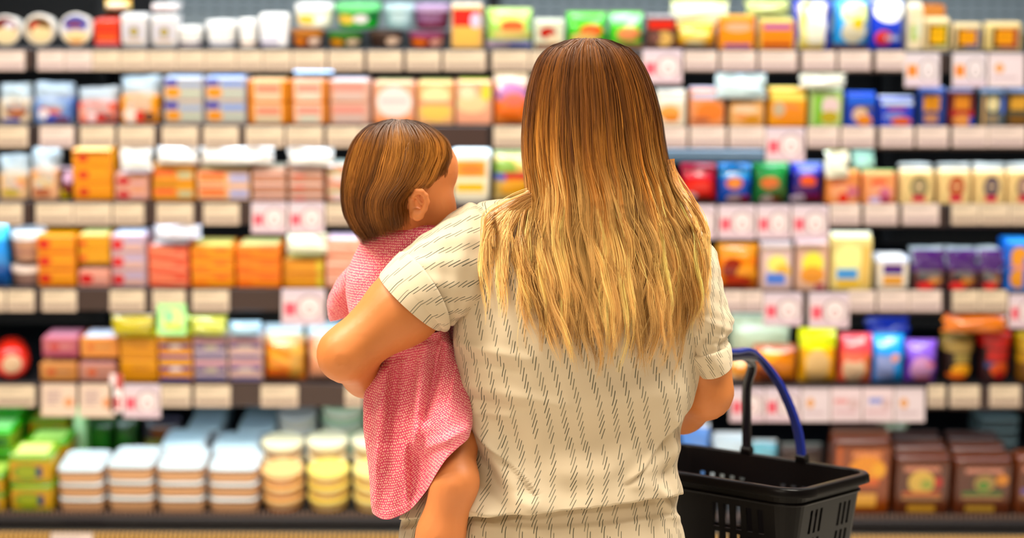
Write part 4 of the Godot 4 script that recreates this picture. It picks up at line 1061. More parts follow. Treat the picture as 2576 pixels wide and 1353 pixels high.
func build_basket() -> void:
	var near := P(1934, 1226, 2.60)
	var right := P(2186, 1190, 2.80)
	var far := P(1700, 1118, 3.08)
	var ex := (right - far).normalized()
	var ey := (right - near).cross(far - right).normalized()
	if ey.y < 0: ey = -ey
	var ez := ex.cross(ey)
	var hx := (right - far).length() / 2
	var hz := absf((near - right).dot(ez)) / 2
	var mid := (right + far) / 2 + ez * hz
	var t := thing("shopping_basket", "black slotted plastic shopping basket hanging by its double handle from the woman's right arm", "basket", mid)
	t.basis = Basis(ex, ey, ez)
	var plastic := mat("080607", 0.30)
	plastic.metallic_specular = 0.28
	# outline of the rim: points and outward normals, going round; hole: may the wall be slotted here
	var pts := []
	var nor := []
	var slot := []
	var r := 0.045
	for side in 4:
		var horizontal := side % 2 == 0
		var n := 30 if horizontal else 22
		var a := [Vector2(-hx + r, hz), Vector2(hx, hz - r), Vector2(hx - r, -hz), Vector2(-hx, -hz + r)][side] as Vector2
		var b := [Vector2(hx - r, hz), Vector2(hx, -hz + r), Vector2(-hx + r, -hz), Vector2(-hx, hz - r)][side] as Vector2
		var o := [Vector2(0, 1), Vector2(1, 0), Vector2(0, -1), Vector2(-1, 0)][side] as Vector2
		for i in n:
			pts.append(a.lerp(b, float(i) / n))
			nor.append(o)
			slot.append(i % 2 == 1 and i > 1 and i < n - 2 and (i < n / 2 - 2 or i > n / 2 + 2))
		var c := b - o * r
		for i in 6:
			var g := o.rotated(-PI / 2 * i / 6.0)
			pts.append(c + g * r)
			nor.append(g)
			slot.append(false)
	var n := pts.size()
	var rim := MB.new()
	var prof := [[-0.003, -0.012], [-0.003, 0.001], [0.000, 0.004], [0.012, 0.004], [0.016, 0.000], [0.017, -0.012], [0.014, -0.013], [0.012, -0.005], [0.001, -0.006], [0.000, -0.012]]
	for q in prof + [prof[0]]:
		for i in n:
			rim.v.append(Vector3(pts[i].x + nor[i].x * q[0], q[1], pts[i].y + nor[i].y * q[0]))
			rim.uv.append(Vector2.ZERO)
	rim.net(0, n, prof.size() + 1, true)
	rim.outward()
	part("rim", rim.mesh(), t, plastic)
	var wall := MB.new()
	var levels := [-0.004, -0.028, -0.044, -0.088, -0.097, -0.140, -0.149, -0.188, -0.205]
	var at := func(i: int, y: float, inner: float) -> Vector3:
		var s: float = -y * 0.15 + inner
		return Vector3(pts[i % n].x - nor[i % n].x * s, y, pts[i % n].y - nor[i % n].y * s)
	for i in n:
		for k in levels.size() - 1:
			var y0: float = levels[k]
			var y1: float = levels[k + 1]
			if slot[i] and k in [2, 4, 6]:
				for e in [i, i + 1]:
					wall.quad(at.call(e, y1, 0.0), at.call(e, y1, 0.004), at.call(e, y0, 0.004), at.call(e, y0, 0.0))
				wall.quad(at.call(i, y0, 0.0), at.call(i + 1, y0, 0.0), at.call(i + 1, y0, 0.004), at.call(i, y0, 0.004))
				wall.quad(at.call(i, y1, 0.0), at.call(i + 1, y1, 0.0), at.call(i + 1, y1, 0.004), at.call(i, y1, 0.004))
				continue
			wall.quad(at.call(i, y1, 0.0), at.call(i + 1, y1, 0.0), at.call(i + 1, y0, 0.0), at.call(i, y0, 0.0))
			wall.quad(at.call(i + 1, y1, 0.004), at.call(i, y1, 0.004), at.call(i, y0, 0.004), at.call(i + 1, y0, 0.004))
	part("slotted_wall", wall.mesh(), t, plastic)
	var rib := MB.new()
	for q in [[0.0, -0.026], [0.004, -0.027], [0.004, -0.031], [0.0, -0.032]]:
		for i in n:
			rib.v.append(at.call(i, q[1], -q[0]))
			rib.uv.append(Vector2.ZERO)
	rib.net(0, n, 4, true)
	rib.outward()
	part("rib", rib.mesh(), t, plastic)
	var floor_mesh := MB.new()
	for y in [-0.205, -0.201]:
		for i in n:
			floor_mesh.v.append(at.call(i, y, 0.0))
			floor_mesh.uv.append(Vector2.ZERO)
	floor_mesh.net(0, n, 2, true)
	floor_mesh.lid(0, n, true)
	floor_mesh.lid(n, n)
	floor_mesh.outward()
	part("bottom", floor_mesh.mesh(), t, plastic)
	var grip := MB.new()
	add_sweep(grip, smooth_path([Vector3(0, 0.213, -hz + 0.075), Vector3(0, 0.217, -0.03), Vector3(0, 0.217, 0.03), Vector3(0, 0.213, hz - 0.075)], 5), Vector3(1, 0, 0), 0.032, 0.026, 16, 2.6)
	part("grip", grip.mesh(), t, mat("10143a", 0.25, 0.3))
	# two handles that meet above the middle
	for k in 2:
		var x0: float = hx - [0.33, 0.615][k] * 2.0 * hx
		var x1: float = [0.008, -0.010][k]
		var hgt: float = [0.222, 0.208][k]
		var lean: float = [0.5, 0.22][k]
		var half := [Vector3(x0, 0.006, -hz - 0.004), Vector3(lerpf(x0, x1, lean * 0.25), 0.07, -hz + 0.004), Vector3(lerpf(x0, x1, lean), 0.14, -hz + 0.018), Vector3(lerpf(x0, x1, 0.85), 0.19, -hz + 0.045), Vector3(x1, hgt, -hz + 0.095)]
		var path := half.duplicate()
		path.append(Vector3(x1, hgt + 0.002, 0))
		var xn: float = hx - [0.64, 0.86][k] * 2.0 * hx
		for i in 5:
			var q: Vector3 = half[4 - i]
			path.append(Vector3(lerpf(x1, xn, [0.0, 0.15, lean, 0.9, 1.0][i]), q.y, -q.z))
		var m := MB.new()
		add_sweep(m, smooth_path(path, 6), Vector3(1, 0, 0.12), 0.021, 0.012, 12, 3.0)
		var hd := part("handle", m.mesh(), t, mat(["182a86", "120e16"][k], 0.22, 0.4))
		for s in [-1, 1]:
			var pm := MB.new()
			var xh: float = x0 if s < 0 else xn
			add_sweep(pm, [Vector3(xh - 0.011, 0.008, s * (hz + 0.004)), Vector3(xh + 0.011, 0.008, s * (hz + 0.004))], Vector3(0, 1, 0), 0.022, 0.018, 14, 2.2)
			part("hinge", pm.mesh(), hd, plastic)

# ---------------------------------------------------------------- bodies: a field of joined bones, meshed as surface nets

class Field:
	var o: Vector3
	var h: float
	var nx: int
	var ny: int
	var nz: int
	var f := PackedFloat32Array()

	func _init(lo: Vector3, hi: Vector3, cell: float) -> void:
		o = lo
		h = cell
		nx = int((hi.x - lo.x) / cell) + 2
		ny = int((hi.y - lo.y) / cell) + 2
		nz = int((hi.z - lo.z) / cell) + 2
		f.resize(nx * ny * nz)
		f.fill(1.0)

	func put(at: int, d: float, k: float) -> void:
		var a := f[at]
		if d > a + k:
			return
		var m := clampf(0.5 + 0.5 * (a - d) / k, 0.0, 1.0)
		f[at] = lerpf(a, d, m) - k * m * (1.0 - m)

	func cap(a: Vector3, b: Vector3, ra: float, rb: float, k := 0.02) -> void:
		var pad := maxf(ra, rb) + maxf(3.0 * h, k + h)
		var lo := ((a.min(b) - Vector3.ONE * pad - o) / h).max(Vector3.ZERO)
		var hi := (a.max(b) + Vector3.ONE * pad - o) / h
		var ab := b - a
		var l2 := maxf(ab.length_squared(), 1e-9)
		for z in range(int(lo.z), mini(nz, int(hi.z) + 1)):
			for y in range(int(lo.y), mini(ny, int(hi.y) + 1)):
				var row := (z * ny + y) * nx
				for x in range(int(lo.x), mini(nx, int(hi.x) + 1)):
					var p := o + Vector3(x, y, z) * h - a
					var t := clampf(p.dot(ab) / l2, 0.0, 1.0)
					put(row + x, (p - ab * t).length() - ra - (rb - ra) * t, k)

	func ell(c: Vector3, r: Vector3, k := 0.02, b := Basis.IDENTITY) -> void:
		var pad := maxf(r.x, maxf(r.y, r.z)) + maxf(3.0 * h, k + h)
		var lo := ((c - Vector3.ONE * pad - o) / h).max(Vector3.ZERO)
		var hi := (c + Vector3.ONE * pad - o) / h
		var inv := b.transposed()
		for z in range(int(lo.z), mini(nz, int(hi.z) + 1)):
			for y in range(int(lo.y), mini(ny, int(hi.y) + 1)):
				var row := (z * ny + y) * nx
				for x in range(int(lo.x), mini(nx, int(hi.x) + 1)):
					var p := inv * (o + Vector3(x, y, z) * h - c)
					var k0 := (p / r).length()
					var k1 := (p / (r * r)).length()
					put(row + x, k0 * (k0 - 1.0) / maxf(k1, 1e-6), k)

	func into(m: MB) -> void:
		var cells := PackedInt32Array()
		cells.resize(f.size())
		cells.fill(-1)
		var sy := nx
		var sz := nx * ny
		var offs := [0, 1, sy, sy + 1, sz, sz + 1, sz + sy, sz + sy + 1]
		var start := m.f.size()
		for z in nz - 1:
			for y in ny - 1:
				for x in nx - 1:
					var i := z * sz + y * sy + x
					if f[i] > 3.0 * h:
						continue
					var inside := 0
					for q in offs:
						if f[i + q] < 0.0:
							inside += 1
					if inside == 0 or inside == 8:
						continue
					var sum := Vector3.ZERO
					var cnt := 0
					for e in EDGES:
						var a := f[i + offs[e[0]]]
						var b := f[i + offs[e[1]]]
						if (a < 0.0) != (b < 0.0):
							var t := a / (a - b)
							var pa := Vector3(e[0] & 1, (e[0] >> 1) & 1, e[0] >> 2)
							var pb := Vector3(e[1] & 1, (e[1] >> 1) & 1, e[1] >> 2)
							sum += pa.lerp(pb, t)
							cnt += 1
					cells[i] = m.v.size()
					m.v.append(o + (Vector3(x, y, z) + sum / cnt) * h)
					m.uv.append(Vector2.ZERO)
		for z in range(1, nz - 1):
			for y in range(1, ny - 1):
				for x in range(1, nx - 1):
					var i := z * sz + y * sy + x
					if cells[i] < 0:
						continue
					for ax in 3:
						var st: int = [1, sy, sz][ax]
						var u: int = [sy, sz, 1][ax]
						var w: int = [sz, 1, sy][ax]
						if (f[i] < 0.0) == (f[i + st] < 0.0):
							continue
						var a := cells[i]
						var b := cells[i - u]
						var c := cells[i - u - w]
						var d := cells[i - w]
						if a < 0 or b < 0 or c < 0 or d < 0:
							continue
						if f[i] < 0.0:
							m.f.append_array([a, b, c, a, c, d])
						else:
							m.f.append_array([a, c, b, a, d, c])
		m.outward(start)

const EDGES := [[0, 1], [2, 3], [4, 5], [6, 7], [0, 2], [1, 3], [4, 6], [5, 7], [0, 4], [1, 5], [2, 6], [3, 7]]

# a hand of palm, four unequal curled fingers and a thumb; «to» along the fingers, «back» out of the back of the hand, «side» towards the thumb
func add_hand(m: MB, wrist: Vector3, to: Vector3, back: Vector3, s: float, curl: float, thumb: float) -> void:
	to = to.normalized()
	back = (back - to * back.dot(to)).normalized()
	var side := to.cross(back) * thumb
	var h := Field.new(wrist - Vector3.ONE * 0.20 * s, wrist + Vector3.ONE * 0.20 * s, 0.0045 * s)
	for i in 4:
		var off := (1.5 - i) * 0.019 * s
		h.cap(wrist + to * 0.012 * s + side * off * 0.5, wrist + to * 0.085 * s + side * off, 0.014 * s, 0.0115 * s, 0.012 * s)
		var p := wrist + to * 0.085 * s + side * off
		var dir := to
		var len := [0.042, 0.047, 0.043, 0.034][i] * s as float
		for k in 3:
			dir = (dir - back * curl * [0.35, 0.7, 0.6][k]).normalized()
			var q: Vector3 = p + dir * len * [1.0, 0.68, 0.52][k]
			h.cap(p, q, (0.0092 - 0.0006 * k) * s, (0.0086 - 0.0006 * k) * s, 0.003 * s)
			p = q
	var b := wrist + to * 0.022 * s + side * 0.020 * s
	var c := b + (to * 0.6 + side * 0.8 - back * 0.3).normalized() * 0.042 * s
	h.cap(b, c, 0.014 * s, 0.0105 * s, 0.01 * s)
	h.cap(c, c + (to * 0.9 + side * 0.3 - back * curl * 0.5).normalized() * 0.030 * s, 0.0100 * s, 0.0088 * s, 0.004 * s)
	h.into(m)

func skin(hex: String) -> StandardMaterial3D:
	var m := mat(hex, 0.5)
	m.subsurf_scatter_enabled = true
	m.subsurf_scatter_strength = 0.10
	m.metallic_specular = 0.45
	return m

# ---------------------------------------------------------------- the woman

# [row in the image, left edge, right edge, depth of the back, depth of the front] of the blouse at 2.5 m
const TORSO := [
	[498, 1290, 1640, 0.012, 0.02], [506, 1218, 1690, 0.030, 0.04], [520, 1196, 1720, 0.046, 0.06], [545, 1184, 1745, 0.062, 0.08], [580, 1176, 1764, 0.080, 0.095], [630, 1168, 1776, 0.096, 0.11],
	[700, 1158, 1780, 0.108, 0.125], [780, 1146, 1776, 0.114, 0.135], [840, 1140, 1772, 0.115, 0.14], [900, 1144, 1766, 0.113, 0.14], [960, 1150, 1754, 0.110, 0.138], [1010, 1152, 1734, 0.106, 0.136],
	[1070, 1146, 1716, 0.102, 0.134], [1130, 1130, 1708, 0.102, 0.134], [1190, 1090, 1702, 0.108, 0.136], [1240, 1040, 1706, 0.114, 0.140], [1280, 1016, 1702, 0.112, 0.140], [1320, 1008, 1714, 0.116, 0.142],
	[1360, 1004, 1722, 0.122, 0.146], [1410, 1000, 1728, 0.126, 0.148], [1460, 1000, 1732, 0.128, 0.150],
]
const TD := 2.5
const TE := 2.35

func back_d(px: float, py: float) -> float:
	var l := look(TORSO, py, 1)
	var r := look(TORSO, py, 2)
	var u := clampf(absf((px - (l + r) / 2) / ((r - l) / 2)), 0.0, 1.0)
	var d := TD - look(TORSO, py, 3) * pow(1.0 - pow(u, TE), 1.0 / TE)
	if px > 1650.0 and py > 590.0:  # the right sleeve stands out past the back
		var v := clampf((px - look(ARM, py, 1)) / look(ARM, py, 2), -1.0, 1.0)
		d = minf(d, 2.5 - look(ARM, py, 3) * sqrt(1.0 - v * v))
	if px < 1240.0:
		var v := clampf((py - 645.0) / 135.0, -1.0, 1.0)
		d = minf(d, 2.497 - 0.078 * sqrt(1.0 - v * v))
	return d

const ARM := [[590, 1712, 60, 0.070], [650, 1732, 74, 0.080], [720, 1743, 76, 0.083], [790, 1762, 80, 0.081], [860, 1768, 66, 0.072], [930, 1790, 52, 0.069]]

# a ridge (or furrow) from one place of the image to another
func ridge(x: float, y: float, x0: float, y0: float, x1: float, y1: float, w: float, amp: float) -> float:
	var a := Vector2(x1 - x0, y1 - y0)
	var p := Vector2(x - x0, y - y0)
	var t := p.dot(a) / a.length_squared()
	var c := clampf(t, 0.0, 1.0)
	var q := (p - a * c).length()
	if q > 3.0 * w:
		return 0.0
	return amp * exp(-q * q / (w * w)) * (0.35 + 0.65 * sin(PI * clampf(0.12 + 0.76 * c, 0, 1)))

const FOLDS := [
	[1150, 862, 1330, 905, 13, 0.0036], [1158, 905, 1300, 930, 9, -0.0022], [1160, 965, 1420, 1022, 16, 0.0034], [1165, 1000, 1320, 1030, 9, -0.0022], [1162, 1030, 1280, 1048, 10, 0.0026],
	[1180, 1062, 1330, 1262, 34, 0.0110], [1165, 1120, 1268, 1262, 28, -0.0110], [1130, 1180, 1240, 1280, 24, 0.0060], [1225, 1060, 1420, 1240, 40, -0.0050],
	[1720, 1000, 1600, 1150, 40, 0.0060], [1715, 1070, 1560, 1200, 28, -0.0050], [1712, 1110, 1600, 1206, 22, 0.0060], [1706, 1150, 1660, 1215, 14, -0.0050], [1700, 1060, 1690, 1230, 12, 0.0050],
	[1330, 1190, 1600, 1178, 36, 0.0045], [1400, 1120, 1640, 1100, 44, -0.0030], [1500, 960, 1700, 900, 40, -0.0030], [1440, 1040, 1690, 985, 34, 0.0030],
	[1184, 1275, 1262, 1296, 14, 0.0060], [1190, 1302, 1300, 1304, 10, -0.0060], [1655, 1225, 1700, 1300, 14, 0.0060], [1180, 640, 1205, 780, 14, -0.0030], [1200, 560, 1230, 760, 20, 0.0025],
]

const EDGE_L := [[1040, 1176], [1080, 1195], [1125, 1234], [1177, 1298], [1241, 1350], [1270, 1366]]
const EDGE_R := [[980, 1760], [1028, 1731], [1080, 1692], [1138, 1647], [1177, 1615], [1222, 1563]]

func fold(x: float, y: float) -> float:
	var s := 0.0
	for q in FOLDS:
		s += 1.8 * ridge(x, y, q[0], q[1], q[2], q[3], q[4], q[5])
	# the blouse hangs over its gathered waist, and below that a band overlaps the hem
	var edge := 1300.0 - 0.045 * (x - 1150.0) - 0.00018 * pow(maxf(x - 1250.0, 0.0), 2) * 0.9
	var a := y - edge
	s += lerpf(0.012 * exp(-a * a / 6400.0), -0.013 * exp(-a * a / 1500.0), smoothstep(-3.0, 4.0, a))
	var low := 1318.0 + 18.0 * sin(clampf((x - 1180.0) / 520.0, 0, 1) * PI) - 0.05 * (x - 1180.0)
	var b := y - low
	s += 0.006 * smoothstep(-3.0, 4.0, b) * exp(-maxf(b, 0.0) / 60.0)
	# the back hangs as a panel in front of the sides, its edges sweeping in towards the waist
	var dl := x - look(EDGE_L, y, 1)
	s += smoothstep(1040.0, 1085.0, y) * smoothstep(1262.0, 1225.0, y) * (-0.013 * smoothstep(8.0, -9.0, dl) * exp(-maxf(-dl, 0.0) / 90.0) + 0.004 * exp(-dl * dl / 500.0))
	var dr := x - look(EDGE_R, y, 1)
	s += smoothstep(985.0, 1030.0, y) * smoothstep(1225.0, 1190.0, y) * (-0.013 * smoothstep(-8.0, 9.0, dr) * exp(-maxf(dr, 0.0) / 90.0) + 0.004 * exp(-dr * dr / 500.0))
	s += 0.0012 * sin(x * 0.045 + y * 0.012) * sin(y * 0.02 + x * 0.01)
	return s

func dash_texture() -> ImageTexture:
	var w := 512
	var h := 736
	var im := Image.create(w, h, false, Image.FORMAT_RGB8)
	var ground := Color("d0bfa2")
	im.fill(ground)
	var ink := Color("33362a")
	var s := 512.0 / 168.0
	var g := RandomNumberGenerator.new()
	g.seed = 5
	for chain in 4:
		for k in 14:
			var cx := (chain * 42.0 + k * 84.0 / 14.0 + g.randf_range(-0.7, 0.7)) * s
			var cy := (k * 240.0 / 14.0 + chain * 9.0 + g.randf_range(-4, 4)) * s
			var half := g.randf_range(14.0, 20.0) * s
			var strength := g.randf_range(0.45, 0.95)
			for j in range(-int(half), int(half)):
				var xx := cx - j * 0.10
				for i in range(-6, 7):
					var px := int(floor(xx)) + i
					var cover := clampf(3.6 - absf(px + 0.5 - xx), 0.0, 1.0) * strength * clampf((half - absf(j)) / 10.0, 0.0, 1.0)
					if cover > 0.0:
						var ax := posmod(px, w)
						var ay := posmod(int(cy) + j, h)
						im.set_pixel(ax, ay, im.get_pixel(ax, ay).lerp(ink, cover))
	im.generate_mipmaps()
	return ImageTexture.create_from_image(im)

const TILE_U := 0.113
const TILE_V := 0.1625

func build_woman() -> void:
	var t := thing("person", "woman seen from behind with long ombre hair and a dashed cream blouse, carrying a child", "person", Vector3(0.13, 0, -2.52))
	var o := -t.position
	# skin: one body
	var body := Field.new(Vector3(-0.42, -0.02, -3.02), Vector3(0.52, 1.68, -2.28), 0.0098)
	var hx := P(1490, 300, 2.50)
	body.ell(Vector3(hx.x, 1.530, -2.505), Vector3(0.072, 0.100, 0.090))
	body.ell(Vector3(hx.x, 1.480, -2.560), Vector3(0.055, 0.075, 0.060), 0.03)
	body.cap(Vector3(hx.x, 1.48, -2.52), Vector3(0.125, 1.33, -2.51), 0.052, 0.060, 0.03)
	body.ell(Vector3(0.125, 1.22, -2.51), Vector3(0.155, 0.14, 0.085), 0.04)
	body.ell(Vector3(0.110, 1.03, -2.51), Vector3(0.140, 0.16, 0.085), 0.05)
	body.ell(Vector3(0.060, 0.82, -2.51), Vector3(0.155, 0.12, 0.095), 0.05)
	for s in [-1.0, 1.0]:
		var hip := Vector3(0.06 + s * 0.085, 0.80, -2.51)
		var knee := Vector3(0.06 + s * 0.095, 0.44, -2.52)
		var ankle := Vector3(0.06 + s * 0.100, 0.085, -2.49)
		body.cap(hip, knee, 0.080, 0.055, 0.03)
		body.cap(knee, ankle, 0.053, 0.034, 0.03)
		body.cap(ankle, ankle + Vector3(s * 0.02, -0.045, -0.14), 0.034, 0.028, 0.02)
	# left arm, bent round the child
	var ls := P(1186, 640, 2.50)
	var lm := P(1012, 776, 2.46)
	var le := P(868, 890, 2.43)
	var lf := P(925, 935, 2.53)
	var lw := P(1010, 966, 2.68)
	body.cap(Vector3(0.05, 1.30, -2.51), ls, 0.06, 0.058, 0.03)
	body.cap(ls, lm, 0.058, 0.0625, 0.02)
	body.cap(lm, le, 0.0625, 0.0425, 0.02)
	body.cap(le, lf, 0.0425, 0.043, 0.025)
	body.cap(lf, lw, 0.043, 0.031, 0.02)
	# right arm, the basket in the crook of the elbow
	var rs := P(1730, 690, 2.51)
	var re := P(1776, 985, 2.53)
	var rf := P(1716, 1026, 2.62)
	var rw := P(1575, 1035, 2.86)
	body.cap(Vector3(0.20, 1.26, -2.51), rs, 0.055, 0.046, 0.03)
	body.cap(rs, P(1768, 900, 2.52), 0.046, 0.046, 0.02)
	body.cap(P(1768, 900, 2.52), re, 0.047, 0.042, 0.02)
	body.cap(re, rf, 0.042, 0.044, 0.03)
	body.cap(rf, rw, 0.042, 0.029, 0.02)
	var m := MB.new()
	body.into(m)
	add_hand(m, lw, Vector3(0.75, 0.1, -0.65), Vector3(0.4, -0.7, -0.3), 0.95, 0.5, -1.0)
	add_hand(m, rw, Vector3(-0.5, 0.05, -0.85), Vector3(0.2, 0.7, -0.3), 0.95, 0.7, 1.0)
	# the face looks at the shelves
	var face := Field.new(Vector3(hx.x - 0.12, 1.38, -2.70), Vector3(hx.x + 0.12, 1.66, -2.38), 0.005)
	face.ell(Vector3(hx.x, 1.530, -2.505), Vector3(0.074, 0.102, 0.092))
	face.ell(Vector3(hx.x, 1.475, -2.555), Vector3(0.056, 0.070, 0.058), 0.03)
	face.cap(Vector3(hx.x, 1.530, -2.606), Vector3(hx.x, 1.492, -2.626), 0.007, 0.013, 0.010)
	face.cap(Vector3(hx.x - 0.020, 1.462, -2.606), Vector3(hx.x + 0.020, 1.462, -2.606), 0.006, 0.006, 0.006)
	face.cap(Vector3(hx.x - 0.018, 1.452, -2.604), Vector3(hx.x + 0.018, 1.452, -2.604), 0.007, 0.007, 0.006)
	face.ell(Vector3(hx.x, 1.420, -2.592), Vector3(0.022, 0.018, 0.018), 0.02)
	for s in [-1.0, 1.0]:
		face.ell(Vector3(hx.x + s * 0.034, 1.480, -2.588), Vector3(0.024, 0.022, 0.018), 0.02)
		face.cap(Vector3(hx.x + s * 0.018, 1.548, -2.596), Vector3(hx.x + s * 0.046, 1.546, -2.584), 0.006, 0.005, 0.008)
		face.cap(Vector3(hx.x + s * 0.076, 1.540, -2.510), Vector3(hx.x + s * 0.074, 1.495, -2.520), 0.010, 0.008, 0.006)
	face.into(m)
	part("body", m.mesh(), t, skin("c87a3e"), o)
	for s in [-1.0, 1.0]:
		var em := MB.new()
		add_rings(em, [[-0.010, 0.004, 0.004, 2.0], [-0.006, 0.0095, 0.0095, 2.0], [0.0, 0.0115, 0.0115, 2.0], [0.006, 0.0095, 0.0095, 2.0], [0.010, 0.004, 0.004, 2.0]], 14)
		part("eye", em.mesh(), t, mat("e6e4de", 0.2), o + Vector3(hx.x + s * 0.031, 1.530, -2.584))
	# blouse
	var cloth := StandardMaterial3D.new()
	cloth.albedo_texture = dash_texture()
	cloth.roughness = 0.85
	cloth.rim_enabled = true
	cloth.rim = 0.25
	cloth.rim_tint = 0.4
	cloth.backlight_enabled = true
	cloth.backlight = Color(0.22, 0.20, 0.17)
	var b := MB.new()
	var seg := 224
	var nv := 240
	for j in nv:
		var py := lerpf(498.0, 1458.0, float(j) / (nv - 1))
		var l := look(TORSO, py, 1)
		var r := look(TORSO, py, 2)
		var cx := (l + r) / 2
		var hw := (r - l) / 2
		var db := look(TORSO, py, 3)
		var df := look(TORSO, py, 4)
		var arc := 0.0
		var last := Vector2.ZERO
		for i in seg + 1:
			# from the middle of the front round the right side and the back to the front again
			var a := PI - TAU * i / seg
			var sx := signf(sin(a)) * pow(absf(sin(a)), 2.0 / TE)
			var cz := signf(cos(a)) * pow(absf(cos(a)), 2.0 / TE)
			var px := cx + hw * sx
			var p := P(px, py, TD)
			p.z += cz * (db if cz > 0 else df)
			var flat := Vector2(p.x, p.z)
			if i > 0:
				arc += flat.distance_to(last)
			last = flat
			if cz > 0.0:
				var out := Vector3(sx * 0.6, 0, cz + 0.2).normalized()
				var k0 := TD / (TD - cz * db)  # where the camera sees this point of the back
				p += out * fold(1288.0 + (px - 1288.0) * k0, VH + (py - VH) * k0) * smoothstep(0.0, 0.35, cz)
				var wob := 0.0012 * sin(py * 0.06 + 3.0 * sx) * smoothstep(0.75, 1.0, absf(sx)) * smoothstep(1000.0, 1100.0, py)
				p.x += signf(sx) * wob
			b.v.append(p)
			b.uv.append(Vector2(arc, -p.y))
		# centre the pattern on the back
		var k := b.uv.size() - seg - 1
		var shift := b.uv[k + seg / 2].x
		for i in seg + 1:
			b.uv[k + i] = Vector2((shift - b.uv[k + i].x) / TILE_U, b.uv[k + i].y / TILE_V)
	b.net(0, seg + 1, nv)
	b.outward()
	var shirt := part("blouse", b.mesh(), t, cloth, o)
	# left sleeve: pairs of its upper and lower edge in the image, distance, half thickness
	sleeve(shirt, cloth, [[1215, 520, 1180, 780, 2.500, 0.075], [1184, 512, 1168, 790, 2.494, 0.082], [1130, 546, 1150, 806, 2.482, 0.080], [1066, 592, 1132, 818, 2.470, 0.076], [1016, 632, 1120, 825, 2.462, 0.073], [984, 662, 1114, 828, 2.458, 0.072]], 0.0, "sleeve")
	sleeve(shirt, cloth, [[1014, 634, 1124, 826, 2.462, 0.074], [1006, 633, 1124, 833, 2.461, 0.0795], [982, 657, 1118, 835, 2.457, 0.079], [955, 689, 1109, 831, 2.453, 0.0760], [957, 693, 1106, 826, 2.453, 0.071], [980, 668, 1108, 818, 2.456, 0.066]], 0.02, "cuff")
	# right sleeve: left and right edge
	sleeve(shirt, cloth, [[1660, 622, 1764, 590, 2.50, 0.070], [1664, 660, 1800, 636, 2.50, 0.080], [1672, 720, 1814, 700, 2.50, 0.083], [1684, 772, 1826, 760, 2.50, 0.082], [1690, 806, 1843, 802, 2.50, 0.080], [1698, 838, 1838, 828, 2.50, 0.074], [1708, 862, 1825, 848, 2.50, 0.070], [1720, 900, 1832, 872, 2.50, 0.068]], 0.0, "sleeve")
	sleeve(shirt, cloth, [[1716, 884, 1828, 860, 2.50, 0.068], [1710, 892, 1836, 864, 2.50, 0.0735], [1736, 920, 1840, 884, 2.50, 0.073], [1760, 946, 1840, 906, 2.50, 0.069], [1764, 946, 1838, 908, 2.50, 0.066], [1750, 926, 1832, 890, 2.50, 0.062]], 0.02, "cuff")
	# trousers and shoes below the frame
	var tr := Field.new(Vector3(-0.30, 0.03, -2.72), Vector3(0.40, 1.0, -2.32), 0.011)
	tr.ell(Vector3(0.060, 0.76, -2.51), Vector3(0.180, 0.10, 0.112), 0.04)
	for s in [-1.0, 1.0]:
		tr.cap(Vector3(0.06 + s * 0.085, 0.72, -2.51), Vector3(0.06 + s * 0.095, 0.44, -2.52), 0.090, 0.072, 0.03)
		tr.cap(Vector3(0.06 + s * 0.095, 0.44, -2.52), Vector3(0.06 + s * 0.100, 0.11, -2.49), 0.072, 0.056, 0.03)
	var tm := MB.new()
	tr.into(tm)
	part("trousers", tm.mesh(), t, mat("2b3140", 0.8), o)
	for s in [-1.0, 1.0]:
		var sf := Field.new(Vector3(-0.12 + s * 0.12, -0.01, -2.76), Vector3(0.26 + s * 0.12, 0.16, -2.36), 0.009)
		var an := Vector3(0.06 + s * 0.100, 0.06, -2.47)
		sf.cap(an, an + Vector3(s * 0.01, -0.015, -0.10), 0.046, 0.042, 0.02)
		sf.cap(an + Vector3(s * 0.01, -0.015, -0.10), an + Vector3(s * 0.02, -0.024, -0.18), 0.042, 0.034, 0.02)
		var sm := MB.new()
		sf.into(sm)
		part("shoe", sm.mesh(), t, mat("e2e0da", 0.6), o)
	woman_hair(t, o)

func sleeve(shirt: Node3D, cloth: Material, rows: Array, shift: float, called: String) -> void:
	var m := MB.new()
	var seg := 72
	var nv := (rows.size() - 1) * 8 + 1
	var run := 0.0
	var last := Vector3.ZERO
	var idx := []
	for i in rows.size():
		idx.append([float(i)] + rows[i])
	var path := []
	for j in nv:
		var at := float(j) / 8.0
		path.append([P(look(idx, at, 1), look(idx, at, 2), look(idx, at, 5)), P(look(idx, at, 3), look(idx, at, 4), look(idx, at, 5)), look(idx, at, 6)])
	for j in nv:
		var a: Vector3 = path[j][0]
		var c: Vector3 = path[j][1]
		var mid := (a + c) / 2
		var half := (a - c) / 2
		var fwd: Vector3 = ((path[mini(j + 1, nv - 1)][0] + path[mini(j + 1, nv - 1)][1]) - (path[maxi(j - 1, 0)][0] + path[maxi(j - 1, 0)][1])).normalized()
		var deep := half.normalized().cross(fwd).normalized()
		if deep.z < 0: deep = -deep
		if j > 0: run += mid.distance_to(last)
		last = mid
		for i in seg + 1:
			var g := TAU * i / seg - PI
			var p: Vector3 = mid + half * sin(g) + deep * cos(g) * path[j][2]
			var cr := 0.0022 * sin(g * 5.0 + j * 0.25) * sin(j * 0.5 + g) + 0.0015 * sin(g * 11.0 - j * 0.4)
			if called == "sleeve" and cos(g) > -0.3:
				p += (p - mid).normalized() * cr
			m.v.append(p)
			m.uv.append(Vector2((g * (half.length() + path[j][2]) / 2 + shift) / TILE_U, run / TILE_V))
	m.net(0, seg + 1, nv)
	m.outward()
	part(called, m.mesh(), shirt, cloth)

# ---------------------------------------------------------------- hair

